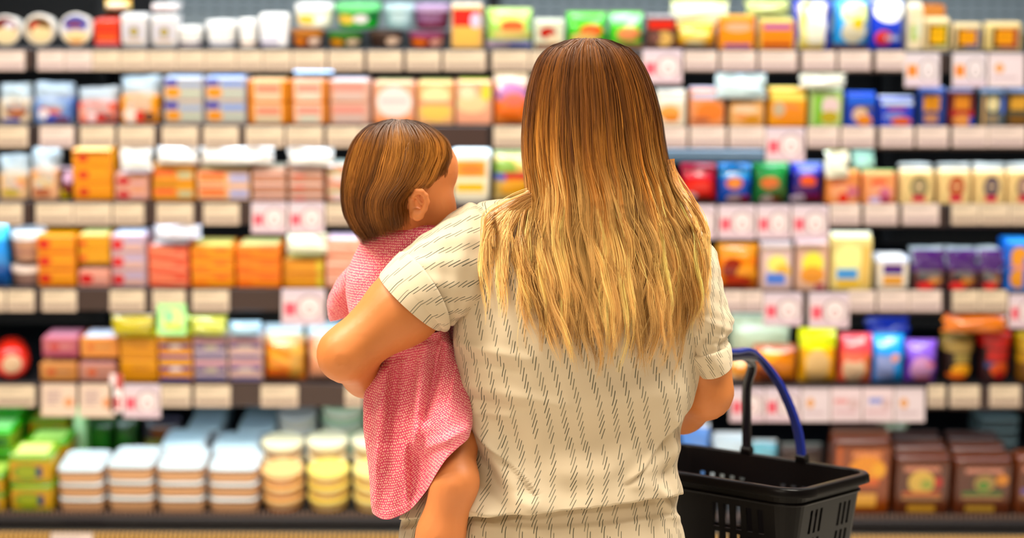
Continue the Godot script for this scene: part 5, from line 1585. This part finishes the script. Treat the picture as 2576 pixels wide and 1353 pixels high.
# a bundle of fine flat strands round a guide line. «out» is the way the hair faces at each point of the guide, «wide» and «deep» the half size of the bundle in metres
# at each point, «cols» its colours; the normals are rounded over the bundle and over every strand
func add_bundle(m: MB, g: RandomNumberGenerator, guide: PackedVector3Array, out: PackedVector3Array, wide: PackedFloat32Array, deep: float, cols: PackedColorArray, many: int, radius: float, ragged: float) -> void:
	var n := guide.size()
	var side := PackedVector3Array()
	side.resize(n)
	for j in n:
		var along := (guide[mini(j + 1, n - 1)] - guide[maxi(j - 1, 0)]).normalized()
		side[j] = along.cross(out[j]).normalized()
	for e in many:
		var q := clampf(g.randfn(0.0, 0.5), -1.35, 1.35)
		var lift := deep * (sqrt(maxf(0.0, 1.0 - q * q * 0.5)) * g.randf_range(-0.5, 1.0))
		var stop := n - int(g.randf() * ragged * n)
		var tone := g.randf_range(0.86, 1.14)
		var fray := g.randfn(0.0, 0.0022)
		var wig := g.randf_range(0, TAU)
		var k := m.v.size()
		var r := radius * g.randf_range(0.75, 1.25)
		for j in stop:
			var f := float(j) / (stop - 1)
			var c := guide[j] + side[j] * (q * wide[j] + fray * f * f + 0.0007 * sin(wig + j * 0.8)) + out[j] * lift
			var rr := r * (1.0 if f < 0.75 else lerpf(1.0, 0.15, (f - 0.75) / 0.25))
			var nn := out[j] + side[j] * q * 0.75
			m.v.append(c - side[j] * rr)
			m.v.append(c + side[j] * rr)
			m.nrm.append((nn - side[j] * 0.4).normalized())
			m.nrm.append((nn + side[j] * 0.4).normalized())
			var col := Color(cols[j].r * tone, cols[j].g * tone, cols[j].b * tone)
			m.c.append(col)
			m.c.append(col)
		for j in stop - 1:
			var a := k + j * 2
			m.f.append_array([a, a + 1, a + 2, a + 1, a + 3, a + 2])

func hair_material() -> StandardMaterial3D:
	var m := StandardMaterial3D.new()
	m.vertex_color_use_as_albedo = true
	m.roughness = 0.38
	m.metallic_specular = 0.55
	m.backlight_enabled = true
	m.backlight = Color(0.78, 0.78, 0.78)
	return m

const HAIR := [
	[97, 1464, 1500], [103, 1430, 1530], [112, 1401, 1556], [126, 1377, 1584], [150, 1356, 1606], [190, 1340, 1628], [240, 1328, 1646], [300, 1321, 1660], [360, 1319, 1668], [420, 1322, 1680],
	[460, 1327, 1694], [500, 1330, 1706], [545, 1322, 1724], [580, 1312, 1744], [620, 1306, 1760], [680, 1308, 1766], [760, 1318, 1762], [850, 1334, 1744], [950, 1350, 1722],
]
const HAIR_DEPTH := [[98, 0.012], [104, 0.040], [112, 0.058], [126, 0.078], [150, 0.096], [190, 0.112], [240, 0.122], [300, 0.126], [360, 0.124], [420, 0.118], [500, 0.112], [600, 0.108]]

func hair_point(ang: float, y: float, dx: float, lift: float) -> Vector3:
	var l := look(HAIR, y, 1)
	var r := look(HAIR, y, 2)
	var x := (l + r) / 2 + (r - l) / 2 * sin(ang) + dx
	var head := 2.49 - look(HAIR_DEPTH, y, 1) * cos(ang) - lift * cos(ang)
	var on_back := back_d(x, maxf(y, 520.0)) - 0.010 - lift
	return P(x, y, lerpf(head, minf(on_back, 2.49), smoothstep(480.0, 640.0, y)))

func ombre(y: float, turn: float, tone: float) -> Color:
	var root := Color(0.215, 0.070, 0.009)
	var warm := Color(0.50, 0.200, 0.030)
	var blond := Color(0.92, 0.565, 0.185)
	var tip := Color(0.92, 0.58, 0.21)
	var a := smoothstep(turn - 210.0, turn - 50.0, y)
	var b := smoothstep(turn - 80.0, turn + 110.0, y)
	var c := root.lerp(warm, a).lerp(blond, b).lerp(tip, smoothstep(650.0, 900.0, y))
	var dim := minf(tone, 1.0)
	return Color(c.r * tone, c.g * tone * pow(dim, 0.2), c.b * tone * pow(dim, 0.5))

func woman_hair(t: Node3D, o: Vector3) -> void:
	var g := RandomNumberGenerator.new()
	g.seed = 11
	# the thickness under the strands
	var cap := MB.new()
	var na := 60
	var ny := 60
	for j in ny:
		var y := lerpf(101.0, 800.0, float(j) / (ny - 1))
		for i in na + 1:
			var lim := lerpf(2.0, 0.80, smoothstep(500.0, 740.0, y))
			var ang := lerpf(-lim, lim, float(i) / na)
			cap.v.append(hair_point(ang * 0.985, y, 0.0, -0.007))
			cap.uv.append(Vector2.ZERO)
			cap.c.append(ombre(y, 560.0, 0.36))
	cap.net(0, na + 1, ny)
	cap.outward()
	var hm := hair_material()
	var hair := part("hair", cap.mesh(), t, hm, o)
	var m := MB.new()
	# locks that wave together and close to a point, in three layers
	var locks := 250
	for q in locks:
		var s: float = fmod(q * 0.61803, 1.0) * 2.0 - 1.0
		var ang := s * 1.70 + g.randf_range(-0.02, 0.02)
		var u := sin(ang)
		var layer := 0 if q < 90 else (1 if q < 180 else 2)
		var tip := 915.0 + g.randf_range(-95, 42)
		if absf(ang) > 1.57:
			tip = g.randf_range(560, 720)
		elif u < -0.80:
			tip = g.randf_range(700, 900)
		elif u > 0.86:
			tip = g.randf_range(740, 880)
		if layer == 0: tip = minf(tip, g.randf_range(780, 890))
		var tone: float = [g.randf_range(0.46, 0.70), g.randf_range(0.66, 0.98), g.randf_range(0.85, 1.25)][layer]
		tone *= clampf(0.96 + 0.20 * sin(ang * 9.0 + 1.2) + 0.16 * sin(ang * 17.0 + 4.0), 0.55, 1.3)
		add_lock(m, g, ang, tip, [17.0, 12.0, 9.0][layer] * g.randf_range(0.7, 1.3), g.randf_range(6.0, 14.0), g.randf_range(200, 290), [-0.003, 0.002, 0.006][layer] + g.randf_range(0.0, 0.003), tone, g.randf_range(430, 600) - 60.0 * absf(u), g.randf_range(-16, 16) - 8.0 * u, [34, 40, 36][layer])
	# thin locks that fall over both shoulders
	for q in 34:
		var left := q < 24
		add_fringe(m, g, 1322.0 - 116.0 * pow(g.randf(), 1.4) if left else g.randf_range(1748, 1786), left)
	# a few hairs astray
	for q in 36:
		add_lock(m, g, g.randf_range(-1.5, 1.5), g.randf_range(700, 930), 30.0, g.randf_range(8, 22), g.randf_range(160, 300), g.randf_range(0.006, 0.014), g.randf_range(0.9, 1.3), g.randf_range(380, 520), g.randf_range(-40, 40), 2)
	var st := part("strand", m.mesh(), hair, hm)
	st.set_meta("kind", "stuff")

func hair_out(ang: float, y: float) -> Vector3:
	return Vector3(sin(ang), 0.5 * smoothstep(180.0, 100.0, y), maxf(cos(ang), 0.05) + 0.5 * smoothstep(480.0, 640.0, y)).normalized()

func add_lock(m: MB, g: RandomNumberGenerator, ang: float, tip: float, wide: float, amp: float, wave: float, lift0: float, tone: float, turn: float, drift: float, many: int) -> void:
	var ph := 2.2 * sin(ang * 2.3 + 0.7) + 1.4 * sin(ang * 5.1) + g.randf_range(-1.1, 1.1)
	var ph3 := g.randf_range(0, TAU)
	var y0 := 98.0 + 6.0 * g.randf()
	var n := 36
	var pts := PackedVector3Array()
	var out := PackedVector3Array()
	var ws := PackedFloat32Array()
	var cols := PackedColorArray()
	for j in n:
		var f := float(j) / (n - 1)
		var y := lerpf(y0, tip, f)
		var k := TAU / wave
		var wav := amp * smoothstep(360.0, 720.0, y) * sin(ph + k * y) + 3.0 * smoothstep(180.0, 400.0, y) * sin(ph3 + y * 0.013)
		var fl := drift * smoothstep(560.0, 920.0, y)
		pts.append(hair_point(ang, y, wav + fl, lift0 * lerpf(0.6, 1.0, f) + 0.007 * smoothstep(450.0, 720.0, y) * (0.5 + 0.5 * sin(ph + k * y + 1.5))))
		out.append(hair_out(ang, y))
		ws.append(wide * 0.00068 * lerpf(0.10, 1.0, smoothstep(98.0, 240.0, y)) * lerpf(1.0, 0.28, smoothstep(tip - 230.0, tip, y)) * (1.0 + 0.25 * sin(y * 0.021 + ph3) * smoothstep(420.0, 600.0, y)))
		cols.append(ombre(y, turn, tone))
	add_bundle(m, g, pts, out, ws, 0.0045, cols, many, 0.00055, 0.16)

func add_fringe(m: MB, g: RandomNumberGenerator, x: float, left: bool) -> void:
	var tip := g.randf_range(640, 830) if left else g.randf_range(700, 850)
	var ph := g.randf_range(0, TAU)
	var amp := g.randf_range(3, 9)
	var tone := g.randf_range(0.85, 1.2)
	var turn := g.randf_range(420, 520)
	var start := hair_start(-1.45 if left else 1.25) + (g.randf_range(0.0, 14.0) if left else 0.0)
	var y0 := g.randf_range(484, 506) if left else g.randf_range(400, 440)
	var pts := PackedVector3Array()
	var out := PackedVector3Array()
	var ws := PackedFloat32Array()
	var cols := PackedColorArray()
	for j in 30:
		var f := float(j) / 29.0
		var y := lerpf(y0, tip, pow(f, 1.1))
		var bow := sin(minf(f / 0.5, 1.0) * PI / 2) if left else smoothstep(0.0, 0.52, f)
		var px := lerpf(start, x, bow) + amp * sin(ph + y * 0.028) * smoothstep(0.3, 0.8, f) + (6.0 * f if left else 0.0)
		pts.append(P(px, y, lerpf(2.445, minf(back_d(px, maxf(y, 526.0)) - 0.010, 2.49), smoothstep(0.02, 0.30, f))))
		out.append(Vector3(-0.2 if left else 0.3, 0.35, 1.0).normalized())
		ws.append(0.0062 * lerpf(1.0, 0.35, f))
		cols.append(ombre(y, turn, tone))
	add_bundle(m, g, pts, out, ws, 0.003, cols, 14, 0.0005, 0.3)

func hair_start(from: float) -> float:
	return (look(HAIR, 470, 1) + look(HAIR, 470, 2)) / 2 + (look(HAIR, 470, 2) - look(HAIR, 470, 1)) / 2 * sin(from)

# ---------------------------------------------------------------- the child

func dot_texture() -> ImageTexture:
	var n := 512
	var im := Image.create(n, n, false, Image.FORMAT_RGB8)
	im.fill(Color("d94a6c"))
	var g := RandomNumberGenerator.new()
	g.seed = 9
	var rows := 10
	var step := n / float(rows)
	for j in rows:
		for i in rows:
			var c := Vector2((i + 0.5 * (j % 2) + 0.25 + g.randf_range(-0.16, 0.16)) * step, (j + 0.5 + g.randf_range(-0.16, 0.16)) * step)
			var r := step * g.randf_range(0.28, 0.37)
			var turn := g.randf_range(0, TAU)
			for y in range(int(c.y - r) - 2, int(c.y + r) + 3):
				for x in range(int(c.x - r) - 2, int(c.x + r) + 3):
					var p := Vector2(x, y) - c
					var rr := r * (0.92 + 0.09 * cos(5.0 * (p.angle() + turn)))
					var k := clampf((rr - p.length()) / 3.0 + 0.5, 0.0, 1.0)
					if k > 0.0:
						var ax := posmod(x, n)
						var ay := posmod(y, n)
						im.set_pixel(ax, ay, im.get_pixel(ax, ay).lerp(Color("f9cdb6"), k * 0.95))
	im.generate_mipmaps()
	return ImageTexture.create_from_image(im)

const HEAD_D := 2.56

func build_child() -> void:
	var t := thing("person", "small child with a brown bob and dotted pink dress on the woman's left arm", "person", Vector3(-0.17, 0.9, -2.52))
	var o := -t.position
	var bm := MB.new()
	# head, looking at the shelves to the right
	var hc := P(1006, 436, HEAD_D)
	var dir := Vector3(0.74, -0.06, -0.67).normalized()
	var right := Vector3(0.67, 0, 0.74)
	var hf := Field.new(hc - Vector3(0.17, 0.19, 0.17), hc + Vector3(0.17, 0.15, 0.17), 0.0048)
	var fb := Basis(dir, Vector3.UP, dir.cross(Vector3.UP).normalized())
	hf.ell(hc + dir * 0.004, Vector3(0.094, 0.092, 0.082), 0.02, fb)
	hf.ell(hc + dir * 0.028 + Vector3(0, -0.055, 0), Vector3(0.062, 0.058, 0.064), 0.035, fb)
	hf.ell(hc + dir * 0.042 + right * 0.034 + Vector3(0, -0.058, 0), Vector3(0.032, 0.030, 0.028), 0.02)
	hf.ell(hc + dir * 0.042 - right * 0.034 + Vector3(0, -0.058, 0), Vector3(0.032, 0.030, 0.028), 0.02)
	hf.cap(hc + dir * 0.088 + Vector3(0, -0.030, 0), hc + dir * 0.096 + Vector3(0, -0.046, 0), 0.007, 0.010, 0.010)
	hf.cap(hc + dir * 0.082 + right * 0.012 + Vector3(0, -0.074, 0), hc + dir * 0.082 - right * 0.012 + Vector3(0, -0.074, 0), 0.007, 0.007, 0.006)
	hf.ell(hc + dir * 0.070 + Vector3(0, -0.098, 0), Vector3(0.018, 0.015, 0.018), 0.02)
	for s in [-1.0, 1.0]:
		hf.cap(hc + dir * 0.088 + right * s * 0.016 + Vector3(0, -0.004, 0), hc + dir * 0.076 + right * s * 0.046 + Vector3(0, -0.004, 0), 0.005, 0.005, 0.010)
	# the cheek and forehead seen past the hair
	hf.ell(P(1110, 420, 2.575), Vector3(0.026, 0.034, 0.03), 0.03)
	hf.ell(P(1106, 530, 2.55), Vector3(0.028, 0.034, 0.03), 0.025)
	hf.cap(P(1052, 545, 2.585), P(1040, 640, 2.60), 0.032, 0.036, 0.02)
	hf.into(bm)
	# ear: rim, lobe and the hollow between them
	var ef := Field.new(P(1052, 516, 2.478) - Vector3(0.035, 0.045, 0.03), P(1052, 516, 2.478) + Vector3(0.035, 0.045, 0.035), 0.0022)
	var rimp := [P(1040, 492, 2.476), P(1048, 482, 2.470), P(1060, 482, 2.468), P(1070, 492, 2.470), P(1074, 508, 2.472), P(1068, 526, 2.474), P(1058, 542, 2.476), P(1048, 546, 2.478)]
	for i in rimp.size() - 1:
		ef.cap(rimp[i], rimp[i + 1], 0.0046, 0.0046, 0.004)
	ef.ell(P(1050, 540, 2.478), Vector3(0.0095, 0.0105, 0.006), 0.006)
	ef.cap(P(1037, 500, 2.486), P(1042, 540, 2.488), 0.0075, 0.0085, 0.006)
	ef.ell(P(1056, 512, 2.490), Vector3(0.014, 0.022, 0.007), 0.006)
	ef.cap(P(1050, 498, 2.476), P(1060, 512, 2.476), 0.0030, 0.0030, 0.004)
	ef.into(bm)
	# trunk and limbs
	var bf := Field.new(Vector3(-0.42, 0.52, -2.86), Vector3(0.06, 1.40, -2.26), 0.0072)
	bf.cap(P(1036, 590, 2.59), P(1026, 700, 2.61), 0.050, 0.070, 0.03)
	bf.cap(P(1026, 700, 2.61), P(1050, 960, 2.55), 0.072, 0.078, 0.03)
	# near leg, astride the woman's hip
	bf.cap(P(1072, 985, 2.54), P(1138, 1110, 2.45), 0.050, 0.040, 0.03)
	bf.cap(P(1138, 1110, 2.45), P(1144, 1212, 2.39), 0.040, 0.0372, 0.02)
	bf.cap(P(1144, 1212, 2.39), P(1108, 1345, 2.39), 0.0375, 0.0375, 0.02)
	bf.cap(P(1108, 1345, 2.39), P(1062, 1490, 2.41), 0.0375, 0.026, 0.02)
	bf.cap(P(1052, 1490, 2.41), P(1030, 1540, 2.46), 0.026, 0.020, 0.015)
	# far leg, in front of her
	bf.cap(P(1030, 985, 2.60), P(1080, 1060, 2.76), 0.050, 0.042, 0.03)
	bf.cap(P(1080, 1060, 2.76), P(1110, 1240, 2.82), 0.042, 0.030, 0.02)
	bf.cap(P(1110, 1240, 2.82), P(1110, 1300, 2.86), 0.026, 0.020, 0.015)
	# arms
	bf.cap(P(960, 650, 2.62), P(890, 760, 2.66), 0.034, 0.029, 0.02)
	bf.cap(P(890, 760, 2.66), P(950, 800, 2.78), 0.028, 0.021, 0.015)
	bf.cap(P(1110, 640, 2.62), P(1150, 720, 2.72), 0.034, 0.028, 0.02)
	bf.cap(P(1150, 720, 2.72), P(1180, 660, 2.80), 0.027, 0.020, 0.015)
	bf.into(bm)
	add_hand(bm, P(950, 800, 2.78), Vector3(0.7, -0.1, -0.7), Vector3(-0.3, 0.8, -0.3), 0.52, 0.5, 1.0)
	add_hand(bm, P(1180, 660, 2.80), Vector3(0.4, 0.7, -0.6), Vector3(0.2, 0.5, 0.8), 0.52, 0.5, -1.0)
	part("body", bm.mesh(), t, skin("d08048"), o)
	for s in [-1.0, 1.0]:
		var em := MB.new()
		add_rings(em, [[-0.008, 0.003, 0.003, 2.0], [-0.005, 0.0085, 0.0085, 2.0], [0.0, 0.010, 0.010, 2.0], [0.005, 0.0085, 0.0085, 2.0], [0.008, 0.003, 0.003, 2.0]], 14)
		part("eye", em.mesh(), t, mat("3a2a20", 0.15), o + hc + dir * 0.074 + right * s * 0.030 + Vector3(0, -0.022, 0))
	# dress
	var cloth := StandardMaterial3D.new()
	cloth.albedo_texture = dot_texture()
	cloth.roughness = 0.85
	cloth.rim_enabled = true
	cloth.rim = 0.3
	cloth.rim_tint = 0.5
	cloth.backlight_enabled = true
	cloth.backlight = Color(0.08, 0.045, 0.05)
	# bodice
	var rows := [[534, 1070, 1136, 0.030], [541, 1040, 1160, 0.056], [556, 994, 1176, 0.074], [582, 930, 1186, 0.084], [630, 896, 1186, 0.078], [680, 876, 1180, 0.086], [730, 870, 1168, 0.090], [790, 880, 1156, 0.090], [850, 900, 1146, 0.090], [900, 922, 1140, 0.090]]
	var b := MB.new()
	var seg := 96
	var nv := 72
	for j in nv:
		var y := lerpf(534.0, 900.0, float(j) / (nv - 1))
		var l := look(rows, y, 1)
		var r := look(rows, y, 2)
		for i in seg + 1:
			var a := PI - TAU * i / seg
			var sx := signf(sin(a)) * pow(absf(sin(a)), 0.9)
			var px := (l + r) / 2 + (r - l) / 2 * sx
			var p := P(px, y, lerpf(2.60, 2.57, smoothstep(600, 900, y)))
			p.z += cos(a) * look(rows, y, 3)
			p.z += 0.004 * sin(px * 0.07 + y * 0.03) * sin(y * 0.045 - px * 0.02) * signf(cos(a))
			b.v.append(p)
			b.uv.append(Vector2(a * 0.12 / 0.044, y * 0.0007 / 0.044))
	b.net(0, seg + 1, nv)
	b.outward()
	var dress := part("dress", b.mesh(), t, cloth, o)
	# puffed sleeve on the near side
	var sl := MB.new()
	var path := [P(936, 640, 2.62), P(912, 676, 2.63), P(892, 716, 2.64), P(880, 756, 2.65), P(876, 792, 2.66)]
	var rad := [0.034, 0.043, 0.045, 0.041, 0.032]
	path = smooth_path(path, 5)
	for j in path.size():
		var q := float(j) / 5.0
		var rr: float = lerpf(rad[int(q)], rad[mini(int(q) + 1, 4)], q - int(q))
		for i in 48:
			var a := TAU * i / 48
			sl.v.append(path[j] + Vector3(cos(a), 0.35 * cos(a), sin(a)) * rr * (1.0 + 0.05 * sin(a * 9.0 + j)))
			sl.uv.append(Vector2(a * 0.04 / 0.044, j * 0.011 / 0.044))
	sl.net(0, 48, path.size(), true)
	sl.outward()
	part("sleeve", sl.mesh(), dress, cloth)
	# skirt: its left and right outline run from the waist to a slanting hem
	var lo := [[0.0, 968, 835], [0.12, 950, 900], [0.25, 926, 955], [0.38, 914, 1010], [0.52, 914, 1070], [0.66, 922, 1135], [0.82, 930, 1205], [0.94, 933, 1258], [1.0, 936, 1280]]
	var ro := [[0.0, 1128, 822], [0.12, 1140, 862], [0.25, 1154, 905], [0.4, 1170, 955], [0.55, 1182, 1000], [0.7, 1188, 1035], [0.85, 1189, 1065], [1.0, 1182, 1094]]
	var hem := [[0.0, 936, 1280], [0.12, 966, 1282], [0.28, 1006, 1270], [0.42, 1044, 1246], [0.56, 1078, 1208], [0.68, 1102, 1166], [0.8, 1126, 1132], [0.9, 1156, 1108], [1.0, 1182, 1094]]
	var sk := MB.new()
	seg = 200
	nv = 110
	for j in nv:
		var v := float(j) / (nv - 1)
		var l := Vector2(look(lo, v, 1), look(lo, v, 2))
		var r := Vector2(look(ro, v, 1), look(ro, v, 2))
		for i in seg + 1:
			var a := PI - TAU * i / seg
			var u := 0.5 + 0.5 * signf(sin(a)) * pow(absf(sin(a)), 0.85)
			var top := Vector2(lerpf(968, 1128, u), lerpf(835, 822, u))
			var low := Vector2(look(hem, u, 1), look(hem, u, 2))
			var corner := top.lerp(low, v)
			# Coons patch between waist, hem and the two outlines
			var q := l.lerp(r, u) + corner - Vector2(968, 835).lerp(Vector2(936, 1280), v).lerp(Vector2(1128, 822).lerp(Vector2(1182, 1094), v), u)
			var near := cos(a)
			var d := lerpf(2.515, 2.465, smoothstep(0.0, 0.6, v)) - 0.055 * smoothstep(0.35, 0.9, u) * smoothstep(0.3, 1.0, v)
			var deep := lerpf(0.062, 0.075, v)
			var p := P(q.x, q.y, d)
			var pleat := 0.0
			if near > 0.0:
				var k0 := d / (d - near * deep)
				q = Vector2(1288.0 + (q.x - 1288.0) * k0, VH + (q.y - VH) * k0)
				pleat += 0.018 * ridge(q.x, q.y, 1074, 870, 1040, 1120, 14, 1.0)
				pleat -= 0.030 * ridge(q.x, q.y, 1112, 872, 1074, 1056, 9, 1.0)
				pleat += 0.008 * ridge(q.x, q.y, 1140, 930, 1110, 1100, 22, 1.0)
				pleat += 0.014 * ridge(q.x, q.y, 962, 930, 944, 1260, 13, 1.0)
				pleat -= 0.018 * ridge(q.x, q.y, 1002, 905, 966, 1110, 13, 1.0)
				pleat += 0.006 * ridge(q.x, q.y, 1016, 1040, 1022, 1260, 16, 1.0)
				pleat -= 0.014 * ridge(q.x, q.y, 1050, 1130, 1048, 1230, 26, 1.0)
				pleat += 0.008 * ridge(q.x, q.y, 1180, 1075, 1040, 1142, 12, 1.0)
				pleat -= 0.006 * ridge(q.x, q.y, 936, 980, 930, 1100, 14, 1.0)
				# where one pleat overlaps the next
				for w in OVERLAPS:
					var dx := q.x - lerpf(w[0], w[2], (q.y - w[1]) / (w[3] - w[1]))
					var on := smoothstep(w[1] - 14.0, w[1] + 14.0, q.y) * smoothstep(w[3] + 24.0, w[3] - 24.0, q.y)
					if on > 0.0:
						var down: float = dx * w[4]
						pleat += on * (w[5] * -smoothstep(4.0, -5.0, down) * exp(-maxf(-down, 0.0) / w[6]) + 0.3 * w[5] * exp(-down * down / 160.0))
				pleat += 0.002 * sin(q.x * 0.11 + q.y * 0.02) * v
				pleat += 0.0018 * smoothstep(0.94, 0.955, v)
			else:
				pleat = 0.008 * sin(a * 9.0) * v
			p.z += near * deep + pleat * signf(near) * smoothstep(0.0, 0.3, absf(near))
			sk.v.append(p)
			sk.uv.append(Vector2((u if near > 0.0 else -u) * 0.22 / 0.044, v * 0.30 / 0.044))
	sk.net(0, seg + 1, nv)
	sk.outward()
	part("skirt", sk.mesh(), dress, cloth)
	child_hair(t, o)

# from, to, which side lies above (1: the right), height, width
const OVERLAPS := [[1108, 850, 1070, 1062, 1.0, 0.022, 34.0], [1050, 890, 1040, 1120, 1.0, 0.018, 46.0], [978, 930, 952, 1180, -1.0, 0.014, 40.0], [1150, 900, 1128, 1010, 1.0, 0.008, 24.0], [1024, 1120, 1030, 1270, -1.0, 0.012, 40.0]]

const BOB := [[302, 990, 1016], [307, 960, 1048], [317, 931, 1076], [336, 906, 1104], [360, 888, 1126], [390, 876, 1132], [420, 868, 1122], [455, 863, 1102], [485, 862, 1066], [510, 864, 1044], [540, 870, 1040], [570, 884, 1044], [612, 902, 1050]]
const BOB_DEPTH := [[303, 0.012], [308, 0.038], [318, 0.056], [336, 0.076], [360, 0.091], [400, 0.101], [460, 0.101], [520, 0.092], [570, 0.080], [606, 0.074]]

func bob_point(ang: float, y: float, dx: float, lift: float) -> Vector3:
	var l := look(BOB, y, 1)
	var r := look(BOB, y, 2)
	var x := (l + r) / 2 + (r - l) / 2 * sin(ang) + dx
	return P(x, y, HEAD_D - (look(BOB_DEPTH, y, 1) + lift) * cos(ang))

func child_hair(t: Node3D, o: Vector3) -> void:
	var g := RandomNumberGenerator.new()
	g.seed = 21
	var brown := Color(0.26, 0.085, 0.012)
	var dark := Color(0.105, 0.034, 0.006)
	var gold := Color(0.60, 0.25, 0.040)
	var cap := MB.new()
	var na := 60
	var ny := 40
	for j in ny:
		var y := lerpf(304.0, 588.0, float(j) / (ny - 1))
		for i in na + 1:
			var ang := lerpf(-2.6, 1.62, float(i) / na)
			var low := 606.0 - 44.0 * clampf((sin(ang) + 0.8) / 1.8, 0, 1)
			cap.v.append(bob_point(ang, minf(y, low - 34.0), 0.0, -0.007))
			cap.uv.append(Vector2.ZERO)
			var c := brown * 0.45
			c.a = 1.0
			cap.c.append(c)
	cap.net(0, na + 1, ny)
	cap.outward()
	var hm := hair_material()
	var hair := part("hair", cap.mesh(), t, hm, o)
	var m := MB.new()
	var locks := 180
	for q in locks:
		var s: float = fmod(q * 0.61803, 1.0)
		var ang := lerpf(-2.5, 1.62, s) + g.randf_range(-0.02, 0.02)
		var u := sin(ang) if ang > -PI / 2 else -1.0
		var tone := g.randf_range(0.62, 1.15) * clampf(1.0 + 0.22 * sin(ang * 7.0 + 2.0), 0.6, 1.3)
		var mix := clampf(0.55 + 0.35 * u + g.randf_range(-0.3, 0.3), 0.0, 1.0)
		var ph := g.randf_range(0, TAU)
		var messy := smoothstep(0.35, 0.8, u)
		var y1 := 612.0 - 46.0 * clampf((u + 0.8) / 1.8, 0, 1) + g.randf_range(-10, 4)
		if u > 0.90: y1 -= g.randf_range(0, 90)
		var y0 := 302.0 + 5.0 * g.randf()
		var wild := messy * g.randf_range(0.0, 14.0)
		var lz := g.randf_range(-0.003, 0.004)
		var n := 26
		var pts := PackedVector3Array()
		var out := PackedVector3Array()
		var ws := PackedFloat32Array()
		var cols := PackedColorArray()
		for j in n:
			var f := float(j) / (n - 1)
			var y := lerpf(y0, y1, f)
			# the tips turn inwards under the bob
			var tuck := -0.016 * smoothstep(0.86, 1.0, f)
			var aa := ang - 0.12 * messy * sin(f * PI)
			pts.append(bob_point(aa, y, (3.0 + wild) * sin(ph + f * 6.0) * f + 10.0 * smoothstep(0.85, 1.0, f) * -u, lz + tuck + 0.005 * messy * sin(ph * 2.0 + f * 9.0)))
			out.append(Vector3(sin(aa), 0.7 * smoothstep(0.3, 0.0, f), maxf(cos(aa), 0.05)).normalized())
			ws.append(0.0085 * lerpf(0.12, 1.0, smoothstep(0.0, 0.3, f)) * lerpf(1.0, 0.6, f))
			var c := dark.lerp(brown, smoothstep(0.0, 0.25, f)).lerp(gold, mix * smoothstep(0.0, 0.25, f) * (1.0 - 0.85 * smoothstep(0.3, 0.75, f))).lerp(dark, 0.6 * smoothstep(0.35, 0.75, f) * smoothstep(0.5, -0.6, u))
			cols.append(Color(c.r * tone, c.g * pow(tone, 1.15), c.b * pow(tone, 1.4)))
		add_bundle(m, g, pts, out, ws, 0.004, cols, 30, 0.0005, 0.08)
	# loose wisps over the temple and in front of the ear
	for q in 34:
		var a := Vector2(g.randf_range(1040, 1125), g.randf_range(340, 400))
		var b := Vector2(g.randf_range(1040, 1104), g.randf_range(440, 500))
		var bend := g.randf_range(-30, 30)
		var tn := g.randf_range(0.6, 1.2)
		var pts := PackedVector3Array()
		var out := PackedVector3Array()
		var ws := PackedFloat32Array()
		var cols := PackedColorArray()
		for j in 16:
			var f := float(j) / 15.0
			var p := a.lerp(b, f) + Vector2(bend * sin(f * PI), 0)
			var l := look(BOB, p.y, 1)
			var r := maxf(look(BOB, p.y, 2), 1100.0)
			var u := clampf((p.x - (l + r) / 2) / ((r - l) / 2), -0.98, 0.98)
			pts.append(P(p.x, p.y, HEAD_D - (look(BOB_DEPTH, p.y, 1) + 0.003) * sqrt(1.0 - u * u)))
			out.append(Vector3(u, 0.1, sqrt(1.0 - u * u)).normalized())
			ws.append(0.006 * lerpf(1.0, 0.3, f))
			var c := brown.lerp(gold, 0.4)
			cols.append(Color(c.r * tn, c.g * tn, c.b * tn))
		add_bundle(m, g, pts, out, ws, 0.002, cols, 8, 0.00045, 0.3)
	var st := part("strand", m.mesh(), hair, hm)
	st.set_meta("kind", "stuff")
